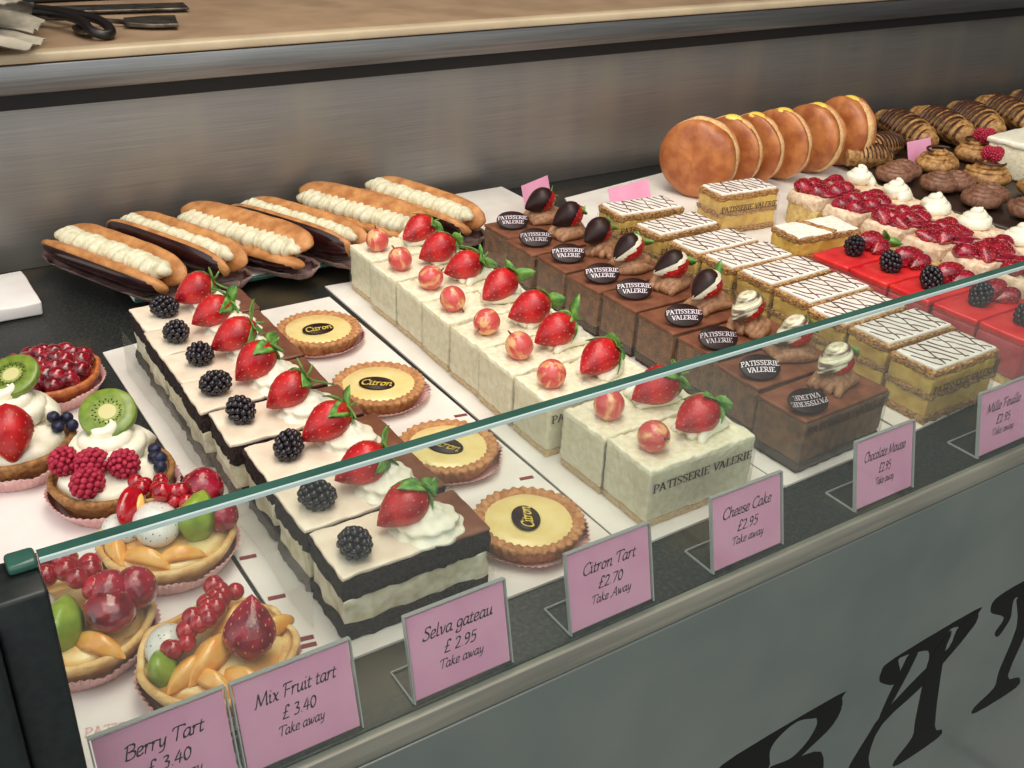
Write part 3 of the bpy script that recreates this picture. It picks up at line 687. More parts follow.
bb = [(-.038, -.010), (-.036, -.006), (-.030, -.002), (-.036, .004), (-.034, -.004), (-.030, -.002), (-.034, -.006), (-.030, -.004)]
for i in range(8):
    t = thing('selva_gateau_slice', 'dark layered gateau slice topped with blackberry, strawberry and cream, %s' % ('nearest the glass' if i == 0 else '%s from the glass' % ordn[i]), 'cake', (sx[i], sy[i], .0026), R([-1, 1, 0, -2, -1, 1, 0, 1][i]), 'selva gateau slices')
    for k, me in SELV[i % 2].items(): part(k, me, t)
    part('cream_rosette', SWIRL, t, (.017, -.006, .0540), (0, 0, i), (1.15, 1, 1))
    part('blackberry', BLACKB[i % 2], t, (bb[i][0], bb[i][1], .0645), (R(80+20*math.sin(i*2)), R(30*math.sin(i)), i*1.1), .90)
    berry(t, i, (.001, .000, .0735), (-1, .05+.2*math.sin(i*3), -.55+.2*math.sin(i*1.3)), i*1.7, .95)
# clear film collar beside the row
mb = MB()
def sheet(mb, p0, p1, z0, z1, n=14, amp=.003, seed=0, th=.0003):
    rows = []
    for z in (z0, lerp(z0, z1, .5), z1):
        r = []
        for k in range(n+1):
            t = k/n; w = amp*noise.noise(Vector((t*6, z*40, seed)))
            dx, dy = p1[0]-p0[0], p1[1]-p0[1]; l = math.hypot(dx, dy)
            r.append((lerp(p0[0], p1[0], t)-dy/l*w, lerp(p0[1], p1[1], t)+dx/l*w, z))
        rows.append(r)
    mb.grid(rows)
    mb.grid([[(x+th, y+th, z) for x, y, z in r] for r in reversed(rows)])
sheet(mb, (.196, .505), (.190, .93), .003, .045, 30); thing('film_collar', 'clear film strip standing along the left side of the gateau row', 'film', me=mb.build('film_collar', 'film'))
mb = MB(); sheet(mb, (.3275, .49), (.332, .60), .003, .04, 10, seed=2); thing('film_collar', 'clear film strip between the front gateau slice and the front lemon tart', 'film', me=mb.build('film_collar', 'film'))

# ------------------------------------------------------------------ lemon tarts
def tart_crust(Ro, h, m, flutes=34, depth=.0011, wide=.0055, dip=.003, base=.82, name='crust'):
    prof = [(0, .0), (Ro*base, 0), (Ro*(base+.09), h*.35), (Ro*.965, h*.75), (Ro, h*.94), (Ro-.001, h), (Ro-wide*.5, h+.0006), (Ro-wide, h-.0006), (Ro-wide-.0012, h-dip), (0, h-dip-.0002)]
    def mod(r, z, a, k):
        if r < .001: return r, z
        w = 1 if 3 <= k <= 7 else .55
        return r+w*depth*math.cos(flutes*a+z*90)+.0006*noise.noise(Vector((math.cos(a)*4, math.sin(a)*4, z*80))), z+(.0006*math.cos(flutes*a) if 4 <= k <= 7 else 0)
    return MB().lathe(prof, flutes*6, mod).build(name, m)
def paper_case(Ro, h, m='pink_paper', n=60):
    prof = [(0, 0), (Ro*.78, 0), (Ro*.80, .0004), (Ro, h), (Ro+.0003, h+.0002), (Ro*.795, .0011), (0, .0009)]
    def mod(r, z, a, k):
        return (r*(1+(.018 if k in (3, 4) else .008 if k in (2, 5) else 0)*math.cos(n*a)*1.0) + (.002*noise.noise(Vector((math.cos(a)*2, math.sin(a)*2, .3*Ro))) if k in (3, 4) else 0), z+(.002*noise.noise(Vector((math.cos(a)*3, math.sin(a)*3, 5))) if k in (3, 4) else 0))
    return MB().lathe(prof, n*4, mod).build('paper_case', m)

LPC = paper_case(.0465, .008)
CCR = tart_crust(.0425, .0165, 'crust', wide=.0085)
CUST = MB().lathe([(0, .0), (.0356, 0), (.0362, .0012), (.035, .0022), (.02, .0016), (0, .0014)], 60, lambda r, z, a, k: (r+.0004*math.sin(a*7), z)).build('custard', 'custard')
CPL = MB().lathe([(0, 0), (.0145, 0), (.0153, .0007), (.0153, .0014), (.0146, .002), (0, .002)], 36).build('plaque', 'choc_dark')
CTX = text('lettering', ['Citron'], .0125, 'gold_print', SC, .1, (.055, .05))
for i, (y, a, la) in enumerate(((.519, 1.1, 'nearest the glass'), (.640, -.95, 'second from the glass, plaque turned sideways'), (.766, -.52, 'third from the glass'), (.900, .0, 'farthest from the glass'))):
    t = thing('lemon_tart', 'round lemon tart with Citron plaque, %s' % la, 'tart', (.3765-.0005*i, y, .0026), .7*i, 'lemon tarts')
    part('crust', CCR, t); part('custard', CUST, t, (0, 0, .0130), (0, 0, 0), (.94, .94, 1))
    k = part('plaque', CPL, t, (-.001, .002, .0149), (R(3), R(3), a-.7*i), (1.08, .72, 1), label='dark oval chocolate plaque')
    part('lettering', CTX, k, (0, 0, .0021), (0, 0, 0), (.95, 1.3, 1))
    part('paper_case', LPC, t, (0, 0, -.0002), label='pink paper case')
# ------------------------------------------------------------------ mille feuille
def mille(i, hx=.0495, hy=.0248):
    o = {}
    L = [('pastry_layer', 'pastry', 0, .0075, .0022), ('custard_layer', 'vanilla', .0072, .0255, .0012), ('pastry_layer', 'pastry', .025, .0315, .0022),
         ('custard_layer', 'vanilla', .0312, .0475, .0012), ('pastry_layer', 'pastry', .047, .0545, .0022)]
    out = []
    for q, (nm, m, z0, z1, j) in enumerate(L):
        e = .0012 if m == 'vanilla' else 0
        out.append((nm, MB().rbox(-hx+e, hx-e, -hy+e, hy-e, z0, z1, .0012, step=.0035, jit=j, freq=190, seed=i*9+q).build(nm, m)))
    out.append(('icing', MB().rbox(-hx+.0035, hx-.0035, -hy+.0028, hy-.0028, .0535, .0572, .0012, step=.006, jit=.0006, freq=60, seed=i).build('icing', 'icing')))
    mb = MB(); W = hx-.0045; D = hy-.0038
    xs = [-.052, -.028, -.003, .023, .047]
    def clip(p): return abs(p[0]) < W and abs(p[1]) < D
    def stroke(pts):
        run = []
        for p in pts+[(9, 9)]:
            if clip(p): run.append((p[0], p[1], .0576))
            else:
                if len(run) > 2: mb.tube(run, .0006, 5)
                run = []
    rnd = random.Random(i)
    sk = .30
    for sgm in range(-1, 5):
        xa = -.054+sgm*.030; xb = xa+.030
        for ln in range(-4, 8):
            y0 = -.050+ln*.0145+.007*(sgm % 2)+rnd.uniform(-.0008, .0008)
            pts = []
            for k in range(22):
                u = k/21; yy = y0+.017*(1-2*u)+.0035*math.sin(2*PI*u)
                pts.append((lerp(xa, xb, u)+sk*(yy), yy))
            stroke(pts)
        stroke([(xa+sk*yy+.0006*math.sin(yy*300), yy) for yy in [-.03+.06*k/30 for k in range(31)]])
    out.append(('feathered_lines', mb.build('feathered_lines', 'icing_line')))
    return out
MIL = [mille(0), mille(1)]
mly = [.500, .556, .609, .662, .717, .770, .822, .888, .960]
mlx = [.838, .845, .842, .850, .850, .846, .842, .842, .846]
mlr = [0, -1, 1, 0, 1, -1, 0, 1, -6]
for i in range(9):
    t = thing('vanilla_slice', 'custard slice with feather iced top, %s' % ('nearest the glass, front ribbon fully readable' if i == 0 else '%s from the glass in its row' % ordn[i]), 'cake', (mlx[i], mly[i], .0026), R(mlr[i]), 'feather iced custard slices')
    for nm, me in MIL[i % 2]: part(nm, me, t)
    ribbon(t, -.0495, .0495, -.0248, .0248, .004, .046, .036)
t = thing('vanilla_slice', 'custard slice with feather iced top standing alone in front of the buns', 'cake', (1.018, .962, .0026), R(-6), 'feather iced custard slices')
for nm, me in MIL[0]: part(nm, me, t)
ribbon(t, -.0495, .0495, -.0248, .0248, .004, .046, .036)
t = thing('sugared_slice', 'square pastry slice dusted with icing sugar with a bare diagonal stripe', 'cake', (.990, .800, .0026), R(-6))
for nm, me in MIL[1][:5]: part(nm, me, t)
part('sugar_dusting', MB().rbox(-.047, .047, -.0235, .0235, .0538, .0562, .001, step=.004, jit=.0012, freq=120).build('sugar_dusting', 'sugar'), t)
part('bare_stripe', MB().rbox(-.0045, .0045, -.026, .026, .0550, .0575, .001, step=.004, jit=.0012, freq=160).build('bare_stripe', 'pastry'), t, (0, 0, 0), (0, 0, R(20)), label='bare golden pastry stripe')

# ------------------------------------------------------------------ red jelly slices
JT = MB().rbox(-.048, .048, -.0255, .0255, .0455, .0535, .002, step=.008, jit=.0006, freq=50).build('jelly', 'jelly')
JM = MB().rbox(-.048, .048, -.0255, .0255, .009, .0455, .002, step=.006, jit=.001, freq=90).build('mousse', 'jelly_mousse')
JB = MB().rbox(-.0475, .0475, -.025, .025, 0, .009, .001, step=.006, jit=.001, freq=90).build('sponge_base', 'slice_sponge')
jy = [.503, .557, .611, .665, .719]; jx = [.978, .976, .974, .972, .970]
for i in range(5):
    t = thing('red_jelly_slice', 'glossy red jelly slice with blackberry and strawberry, %s' % ('nearest the glass' if i == 0 else '%s from the glass' % ordn[i]), 'cake', (jx[i], jy[i], .0026), R([0, 1, -1, 0, 2][i]), 'red jelly slices')
    part('sponge_base', JB, t); part('mousse', JM, t); part('jelly', JT, t)
    ribbon(t, -.048, .048, -.0255, .0255, .004, .049, .045)
    part('blackberry', BLACKB[i % 2], t, (-.014+.004*math.sin(i*2), -.002, .064), (R(20), R(10*i), i*1.1), .98)
    berry(t, i, (.020, .002, .0635), (-1, -.15+.1*i, .05) if i == 4 else (1, .15-.12*i, .12), i, (.86, .86, 1.2), leaf=(i == 4), me=STRAWG)
    part('strawberry_half', STRAWG, t, (.024, -.012, .0585), (R(86), 0, R(70+8*i)), (.7, .7, .95))

# ------------------------------------------------------------------ strawberry cream slices
SB = MB().rbox(-.066, .066, -.028, .028, 0, .032, .003, step=.006, jit=.0022, freq=100).build('sponge', 'slice_sponge')
SCV = MB().rbox(-.069, .069, -.0285, .0285, .030, .048, .004, step=.006, jit=.004, freq=110, seed=4).build('cream_covering', 'biscuit_cream')
COIL = make_spiral('cream_coil', .021, .026, rt=.0075)
ssy = [.590, .652, .716, .780, .845, .912]
ssx = [1.148, 1.150, 1.152, 1.154, 1.156, 1.160]
JGL = MB().lathe([(0, 0), (.034, 0), (.036, .002), (.030, .0045), (0, .006)], 40, lambda r, z, a, k: (r*(1+.14*math.sin(a*3)+.06*math.sin(a*7)), z)).build('jelly_glaze', 'straw_glazed')
for i in range(6):
    t = thing('strawberry_cream_slice', 'glazed strawberry and cream slice with white coil, %s' % (['nearest the glass at the right edge', 'second from the glass', 'third from the glass', 'fourth from the glass', 'fifth from the glass', 'farthest from the glass'][i]), 'cake', (ssx[i], ssy[i], .0026), R([0, -1, 1, 0, -1, -2][i]), 'strawberry cream slices')
    part('sponge', SB, t); part('cream_covering', SCV, t)
    rnd = random.Random(i+20)
    for k in range(7):
        a = k/7
        part('strawberry_piece', STRAWG, t, (-.052+.070*a+rnd.uniform(-.003, .003), (-.010 if k % 2 else .009)+rnd.uniform(-.003, .003), .049+rnd.uniform(0, .004)), (R(90+rnd.uniform(-20, 20)), R(rnd.uniform(-20, 20)), rnd.uniform(0, 6)), (1.0, .72, .95))
    part('jelly_glaze', JGL, t, (-.018, 0, .0475), (0, 0, .2*i), label='clear red glaze')
    part('cream_coil', COIL, t, (.044, .004, .046), (0, 0, i), 1.12)

# ------------------------------------------------------------------ eclairs
def ecl_shell(seed):
    """half shell of a long choux bun, lying along y"""
    mb = MB(); rows = []; n = 18; m = 30
    for k in range(m+1):
        t = k/m; w = max(.02, (1-abs(2*t-1)**4.0))**.5
        row = []
        for i in range(n):
            a = 2*PI*i/n
            x = .0235*w*math.cos(a)*(1+.05*noise.noise(Vector((t*7, a, seed)))); z = .0115*w*math.sin(a)*(1.1 if math.sin(a) < 0 else .75)
            row.append((x, lerp(-.102, .102, t), z+.0008*noise.noise(Vector((x*80, t*20, seed)))))
        rows.append(row)
    mb.grid(rows, True, True, True); return mb
ES = [ecl_shell(0).build('choux_shell', 'eclair'), ecl_shell(1).build('choux_shell', 'eclair')]
def coat_shell():
    mb = MB(); rows = []; n = 14; m = 30
    for k in range(m+1):
        t = k/m; w = max(.02, (1-abs(2*t-1)**4.0))**.5; row = []
        for i in range(n+1):
            a = lerp(-PI*.93, -PI*.07, i/n)
            row.append((.0247*w*math.cos(a), lerp(-.0995, .0995, t), .0135*w*math.sin(a)*1.05))
        rows.append(row)
    inner = [[(x*.93, y*.99, z*.93) for x, y, z in r] for r in rows]
    mb.grid(rows); mb.grid(list(reversed(inner)))
    return mb.build('chocolate_coating', 'choc_glaze_dark')
EC = coat_shell()
def ecl_cream(seed):
    mb = MB(); m = 150; pts = [(.002*math.sin(k*.2), lerp(-.092, .092, k/m), 0) for k in range(m+1)]
    mb.tube(pts, [.0135*min(1, 8*k/m+.3, 8*(1-k/m)+.3) for k in range(m+1)], 16, mod=lambda r, a, k: r*(1+.13*math.sin(k*.75+1.5*math.cos(a))))
    return mb.build('piped_cream', 'cream_pale')
EK = ecl_cream(0)
def ecl_case():
    mb = MB(); rows = []
    for (w, z) in ((.018, 0), (.030, .010), (.0304, .0102), (.0185, .0008)):
        r = []
        N = 160
        for i in range(N):
            a = 2*PI*i/N; c, s_ = math.cos(a), math.sin(a)
            zz = 1+.02*(i % 2)
            r.append(((abs(c)**.6)*(1 if c > 0 else -1)*w*zz, (abs(s_)**.5)*(1 if s_ > 0 else -1)*(.092+w*.5)*zz, z+.002*noise.noise(Vector((c*3, s_*6, z*50)))))
        rows.append(r)
    mb.grid(rows, True); mb.add([rows[0][i] for i in range(160)], [tuple(range(159, -1, -1))]); return mb.build('paper_case', 'brown_paper')
ECASE = ecl_case()
# ends: (x0,y0) back -> (x1,y1) front
ee = [((.196, 1.205), (.268, 1.035)), ((.268, 1.215), (.338, 1.045)), ((.335, 1.205), (.417, 1.035)), ((.410, 1.205), (.482, 1.035)), ((.492, 1.212), (.566, 1.045)), ((.588, 1.212), (.640, 1.04))]
elab = ['eclair farthest left, cream filling fully open', 'second eclair from the left with dark chocolate side', 'third eclair from the left, golden top over piped cream', 'fourth eclair from the left, dark chocolate side and narrow cream line', 'fifth eclair from the left, mostly behind the first cheesecake', 'sixth eclair, rightmost, half hidden by strawberries']
esty = [0, 1, 2, 1, 2, 0]
for i, ((x0, y0), (x1, y1)) in enumerate(ee):
    t = thing('eclair', elab[i], 'eclair', ((x0+x1)/2, (y0+y1)/2, .0175), math.atan2(x1-x0, y0-y1), 'eclairs in front of the steel wall')
    part('paper_case', ECASE, t, (0, 0, 0))
    st = esty[i]
    th, zr, thr = {0: (R(42), .0265, R(-62)), 1: (R(68), .0265, R(-66)), 2: (R(20), .0345, R(-34))}[st]
    s_ = part('lower_shell', ES[0], t, ({0: -.0130, 1: -.0120, 2: -.008}[st], 0, {0: .0215, 1: .0260, 2: .0170}[st]), (0, th, 0), (.92, 1, 1))
    part('chocolate_coating', EC, s_, (0, 0, -.0006), label='dark chocolate coating')
    part('piped_cream', EK, t, ({0: -.001, 1: .001, 2: -.003}[st], 0, {0: .0330, 1: .0335, 2: .0310}[st]), (0, 0, 0), ({0: 1.0, 1: .72, 2: 1.15}[st], 1, .8))
    part('upper_shell', ES[1], t, (.0135 if st != 2 else .009, 0, zr if st != 2 else .0365), (0, thr, 0), (.92, 1, 1))

# ------------------------------------------------------------------ buns
def bun_half(seed):
    """half of a round bun: flat side at z=0, dome to +z"""
    prof = [(0, 0), (.054, 0), (.0595, .006), (.0605, .013), (.057, .021), (.047, .028), (.032, .032), (.015, .0335), (0, .0338)]
    def mod(r, z, a, k): 
        n_ = noise.noise(Vector((math.cos(a)*r*25, math.sin(a)*r*25, z*20+seed)))
        return r*(1+.05*n_), z+.003*n_*(z > .002)-(.0028*math.exp(-((r*math.sin(a)-.004)/.004)**2) if z > .02 and abs(r*math.cos(a)) < .034 else 0)
    return MB().lathe(spline(prof, 2), 48, mod).build('bun_half', 'bun')
BH = [bun_half(0), bun_half(3)]
BC = MB().lathe([(0, -.0045), (.0570, -.0045), (.0600, -.002), (.0605, .002), (.0572, .0045), (0, .0045)], 64, lambda r, z, a, k: (r*(1+.012*math.sin(a*9)), z)).build('crumb_band', 'bun_crumb')
BCU = MB().blob((0, 0, 0), (.014, .016, .006), n=16, m=8, jit=.002).build('custard', 'bun_custard')
bpos = [(1.066, 1.092, 26, 0), (1.130, 1.100, 18, 4), (1.180, 1.100, 12, -2), (1.236, 1.098, 12, 3), (1.314, 1.100, 6, 4), (1.392, 1.104, 0, 6)]
blab = ['round glazed bun at the left end of the row, whole side showing', 'second bun from the left', 'third bun from the left with a yellow custard dot', 'fourth bun from the left, wide pale band', 'fifth bun from the left', 'sixth bun, at the right end of the row']
for i, (x, y, yaw, tilt) in enumerate(bpos):
    t = thing('filled_bun', 'golden glazed ' + blab[i] if i else blab[0], 'bun', (x, y, .0030+.0607*[.94, .88, .87, .88, .88, .90][i]), group='buns standing on edge', rot=(0, R(-90+tilt*.6), R(yaw))); t.scale = ([.94, .88, .87, .88, .88, .90][i],)*3
    # local +z points to -x: the bun stands on edge
    w = 1.0 if i in (0,) else (.50 if i in (1, 2, 3) else .85)
    part('bun_half', BH[0], t, (0, 0, .0045), (0, 0, i*1.0), (1, 1, w*.95)); part('bun_half', BH[1], t, (0, 0, -.0045), (PI, 0, i), (1, 1, .55 if i in (4, 5) else .28))
    part('crumb_band', BC, t, (0, 0, 0), (0, 0, 0), (1.01, 1.01, 1.9), label='pale cut band of crumb')
    if i: part('custard', BCU, t, (.0575, 0, .002), (0, R(90), 0), (1, 1, 1), label='yellow custard peeking out')

# ------------------------------------------------------------------ pastries at the back right
dt = thing('pastry_tray', 'dark tray under the chocolate pastries at the back right', 'tray', (0, 0, 0))
mb = MB(); P4 = [(1.325, .98), (1.345, .70), (2.2, .70), (2.3, 1.215), (1.47, 1.215)]
n = len(P4); mb.add([(x, y, .001) for x, y in P4]+[(x, y, .010) for x, y in P4], [tuple(range(n-1, -1, -1)), tuple(range(n, 2*n))]+[(i, (i+1) % n, (i+1) % n+n, i+n) for i in range(n)])
part('tray_base', mb.build('tray_base', 'tray_dark', False), dt)
mb = MB()
for i in range(n):
    a, b = Vector((*P4[i], .010)), Vector((*P4[(i+1) % n], .010)); mb.tube([a, b], .004, 8)
part('rim', mb.build('rim', 'tray_dark'), dt)
def palmier(seed):
    mb = MB(); rnd = random.Random(seed)
    for s_ in (-1, 1):
        for ring in range(3):
            pts = []; r0 = .022-.0065*ring
            for k in range(26):
                a = 2*PI*k/25; pts.append((s_*.015+r0*math.cos(a)*(1.05), r0*.8*math.sin(a), .006+.002*ring))
            mb.tube(pts, .0042, 7)
    return mb.build('palmier', 'palmier')
PALM = [palmier(1), palmier(2)]
def croissant(seed, L=.14, w=.026, h=.024):
    """long plaited pastry with baked drizzle across its ridges"""
    mb = MB(); m = 60; pts = [(.004*math.sin(k/m*3+seed), lerp(-L/2, L/2, k/m), h*.55) for k in range(m+1)]
    mb.tube(pts, [w*(.35+.65*math.sin(PI*min(1, max(0, k/m*.9+.05)))**.5) for k in range(m+1)], 16, mod=lambda r, a, k: r*(1+.07*math.sin(k*.62+a))*(.62 if math.sin(a) < -.2 else .85))
    return mb
def drizzle(seed, L=.14, w=.026, h=.024, N=11):
    mb = MB()
    for q in range(N):
        y = lerp(-L*.42, L*.42, q/(N-1)); e = (.35+.65*math.sin(PI*(q/(N-1)*.9+.05))**.5)
        pts = []
        for k in range(11):
            a = lerp(PI*.92, PI*.08, k/10); pts.append((w*e*.93*math.cos(a), y+.012*math.cos(a), h*.55+w*e*.92*math.sin(a)))
        mb.tube(pts, .0016, 6)
    return mb
CRO = [croissant(i).build('pastry_body', 'danish') for i in range(2)]; DRZ = drizzle(0).build('chocolate_drizzle', 'danish_dark')
cro = [(1.575, 1.125, -24), (1.665, 1.115, -26), (1.760, 1.115, -30), (1.865, 1.12, -28), (1.97, 1.125, -32), (2.075, 1.13, -28)]
clab = ['beside the last bun', 'second from the buns', 'third from the buns', 'fourth from the buns', 'fifth from the buns', 'at the far right against the wall']
for i, (x, y, a) in enumerate(cro):
    t = thing('plaited_pastry', 'long ridged pastry with chocolate drizzle, %s' % clab[i], 'pastry', (x, y, .0150), R(a), 'long drizzled pastries'); t.scale = (1.5, 1.15, 1.3)
    part('pastry_body', CRO[i % 2], t); part('chocolate_drizzle', DRZ, t)
for i, (x, y, a, s_) in enumerate(((1.470, 1.085, 84, .58), (1.40, 1.055, 60, .55))):
    t = thing('twisted_pastry', ['slashed golden pastry left of the drizzled pastries', 'slashed golden pastry right beside the last bun'][i], 'pastry', (x, y, .0105), R(a), 'slashed pastries'); t.scale = (s_*1.5, s_*1.0, s_*1.9)
    part('pastry_body', CRO[i], t); part('chocolate_drizzle', DRZ, t)
def rosebun(seed):
    mb = MB()
    mb.blob((0, 0, .014), (.036, .032, .016), n=24, m=12, jit=.004, freq=50)
    pts = []
    for k in range(70):
        t = k/69; a = t*4*PI; r = .030*(1-t*.75); pts.append((r*math.cos(a), r*.9*math.sin(a), .022+.012*t))
    mb.tube(pts, [.0045*(1-.3*k/69) for k in range(70)], 8)
    return mb.build('pastry_body', 'danish')
RB = rosebun(1)
for i, (x, y, lab) in enumerate(((1.485, .985, 'round swirled pastry below the rear price card, no berries'), (1.500, .905, 'round swirled pastry with raspberries, in front of the white cake'), (1.515, .825, 'round swirled pastry with raspberries at the far right edge'), (1.600, .995, 'round swirled pastry with raspberries, right of the small rear price card'))):
    t = thing('swirled_pastry', lab, 'pastry', (x, y, .0105), i*2.0, 'round swirled pastries')
    part('pastry_body', RB, t)
    mb = MB(); mb.tube([(.022*math.cos(a), .020*math.sin(a), .036) for a in [k*.25 for k in range(14)]], .002, 6); part('chocolate_drizzle', mb.build('chocolate_drizzle', 'danish_dark'), t)
    if i: 
        for q in range(3): part('raspberry', RASP, t, (.008*math.cos(q*2.1), .008*math.sin(q*2.1)-.01, .046), (q, q, 0), .9)
pp = [(1.385, .982), (1.412, .912), (1.405, .842), (1.425, .772), (1.500, .745)]
plab = ['farthest left, nearest the buns', 'second along the tray edge', 'third along the tray edge', 'fourth along the tray edge', 'in the second line behind the edge', 'at the right edge of the tray']
for i, (x, y) in enumerate(pp):
    thing('palmier', 'brown folded palmier, %s' % plab[i], 'pastry', (x, y, .0115), R(15-30*(i % 2)), 'brown palmiers on the dark tray', me=PALM[i % 2]).scale = (1.05, 1.35, 2.0)
t = thing('white_cake', 'white iced cake block at the far right edge among the pastries', 'cake', (1.632, .905, .0105), R(4))
part('sponge', MB().rbox(-.075, .075, -.05, .05, 0, .052, .004, step=.02, jit=.001).build('sponge', 'cheese'), t)
part('icing', MB().rbox(-.079, .079, -.054, .054, .050, .060, .004, step=.015, jit=.002).build('icing', 'cream'), t)
# rear price cards
def rear_card(x, y, rz, lab, w, h, lean=15, z=.001, word=None):
    t = thing('rear_price_card', lab, 'price card', (x, y, z), rz, 'pink price cards at the back')
    c = part('card', MB().box(-w/2, w/2, -.0006, .0006, .001, h).build('card', 'card', False), t, rot=(-R(lean), 0, 0))
    part('upright', MB().box(-w/2-.001, w/2+.001, .0008, .002, 0, h+.001).build('upright', 'acrylic', False), t, rot=(-R(lean), 0, 0))
    part('foot', MB().box(-w/2-.001, w/2+.001, .001, .03, 0, .0014).build('foot', 'acrylic', False), t)
    if word: part('lettering', text('lettering', [word], .013, 'ink', SC, .14, (.05, .03)), c, (.006, -.0009, h*.35), (PI/2, 0, 0))
rear_card(.782, 1.085, R(22), 'tall pink price card behind the farthest chocolate mousse slice', .062, .062)
rear_card(.938, 1.085, R(8), 'low pink price card on the white board behind the custard slices', .082, .034, 20, .003, 'Citron'[:0] or None)
rear_card(1.500, 1.026, R(2), 'small pink price card among the brown pastries', .062, .038, 20, .0115)

# ------------------------------------------------------------------ fruit tarts
PC = paper_case(.0492, .016); PCb = paper_case(.053, .014)
def rough_crust(Ro, h, m, seed, wav=.003):
    prof = [(0, 0), (Ro*.72, 0), (Ro*.86, h*.4), (Ro*.97, h*.8), (Ro, h), (Ro*.96, h+.002), (Ro*.9, h+.0015), (Ro*.84, h-.003), (0, h-.003)]
    def mod(r, z, a, k):
        w = noise.noise(Vector((math.cos(a)*2.5, math.sin(a)*2.5, seed)))
        return r*(1+(.06*w if k > 2 else .02*w)), z+(wav*w if k > 2 and r > .001 else 0)
    return MB().lathe(spline(prof, 2), 72, mod).build('crust', m)
def kiwi_slice():
    mb = MB()
    mb.mat(0).lathe([(0, 0), (.0205, 0), (.0215, .0012), (.0215, .0055), (.0205, .0066), (.0128, .0068)], 40)
    mb.mat(1).lathe([(.0128, .0068), (.009, .0068), (.0066, .0069)], 40, closed=True)
    mb.mat(2).lathe([(.0066, .0069), (.003, .0071), (0, .0071)], 40, closed=True)
    mb.mat(3)
    for q in range(30):
        a = 2*PI*q/30; r = .0092+.0013*(q % 2)+.0005*math.sin(q*3)
        mb.blob((r*math.cos(a), r*math.sin(a), .0069), (.0011, .0005, .0005), (0, 0, a), 6, 4)
    return mb.build('kiwi_slice', ['kiwi', 'kiwi_mid', 'kiwi_core', 'seed'])
KIWI = kiwi_slice()
def wedge(name, m, L=.030, w=.016, h=.016):
    """curved fruit wedge with a sharp ridge"""
    mb = MB(); rows = []
    for k in range(15):
        t = k/14; s_ = math.sin(PI*t)**.6; y = lerp(-L/2, L/2, t); z0 = -.006*(2*t-1)**2
        rows.append([(-w/2*s_, y, z0), (-w*.42*s_, y, z0+h*.35*s_), (-w*.18*s_, y, z0+h*.78*s_), (0, y, z0+h*s_), (w*.2*s_, y, z0+h*.75*s_), (w*.42*s_, y, z0+h*.32*s_), (w/2*s_, y, z0), (0, y, z0-.001)])
    mb.grid(rows, True, True, True); return mb.build(name, m)
MELON = wedge('melon_wedge', 'melon', .038, .026, .020); ORG = wedge('orange_segment', 'orange', .044, .018, .010); DRG = MB().blob((0, 0, 0), (.015, .019, .012), n=18, m=12, jit=.002, freq=60).build('dragon_fruit_piece', 'dragon')
_pl = MB(); _pl.blob((0, 0, 0), (.007, .016, .011), n=16, m=10, fn=lambda p: Vector((p.x if p.x > 0 else p.x*.25, p.y, p.z))); PLUM = _pl.build('plum_slice', 'plum')
GLAZE = MB().lathe([(0, 0), (.038, 0), (.040, .002), (.036, .007), (.02, .010), (0, .011)], 40, lambda r, z, a, k: (r*(1+.04*math.sin(a*5)), z)).build('custard_filling', 'fruit_custard')
CREAMBED = MB().lathe([(0, 0), (.037, 0), (.039, .003), (.036, .010), (.02, .014), (0, .015)], 60, lambda r, z, a, k: (r*(1+.04*math.sin(a*9)), z+.001*math.sin(a*6))).build('cream_bed', 'cream')
CHERRY = MB().blob((0, 0, 0), (.0095, .0095, .0075), n=14, m=9, jit=.0015, freq=120).build('cherry', 'cherry')
BIGSW = make_spiral('cream_swirl', .034, .034, turns=3.2, rt=.0085)

ROT = R(-33)
def ftart(x, y, lab, crust, group='fruit tarts on the tissue sheet', z=.0017, pc=None, name='fruit_tart'):
    t = thing(name, lab, 'tart', (x, y, z), ROT, group)
    part('paper_case', pc or PC, t, label='pleated pink paper case'); part('crust', crust, t, (0, 0, .0012)); return t
# 1 cherry tart
t = ftart(.118, .918, 'small tart piled with glossy dark red cherries, farthest of the fruit tarts', rough_crust(.0470, .022, 'crust_orange', 1, .001), name='cherry_tart')
for k in range(42):
    r = .038*math.sqrt((k+.5)/42); a = k*2.4
    part('cherry', CHERRY, t, (r*math.cos(a), r*math.sin(a), .024+.007*(1-(r/.042)**2)+.0015*math.sin(k*5)), (k, k*.7, k*1.3), .85+.2*abs(math.sin(k*3)))
# 2 berry tart with kiwi on cream, far left
t = ftart(.070, .808, 'berry tart with strawberry, kiwi and cream swirl, cut off at the left edge', rough_crust(.0470, .024, 'crust_brown', 2, .001), name='berry_tart')
part('cream_bed', CREAMBED, t, (0, 0, .020)); part('cream_swirl', BIGSW, t, (-.004, .016, .030), (0, 0, 0), (1.05, 1.05, 1.1))
part('kiwi_slice', KIWI, t, (-.004, .030, .0640), (R(24), R(-6), 0), 1.0)
berry(t, 1, (.012, -.026, .046), (.08, -.30, -.95), 0, 1.08, leaf=False)
for q, (a, b, c) in enumerate(((.036, .004, .036), (.044, .012, .033), (.038, .018, .036), (.030, .012, .040))): part('blueberry', BLUEB, t, (a, b, c), (q, q, 0))
part('strawberry_half', STRAWG, t, (-.024, -.018, .040), (R(60), 0, 0), .8)
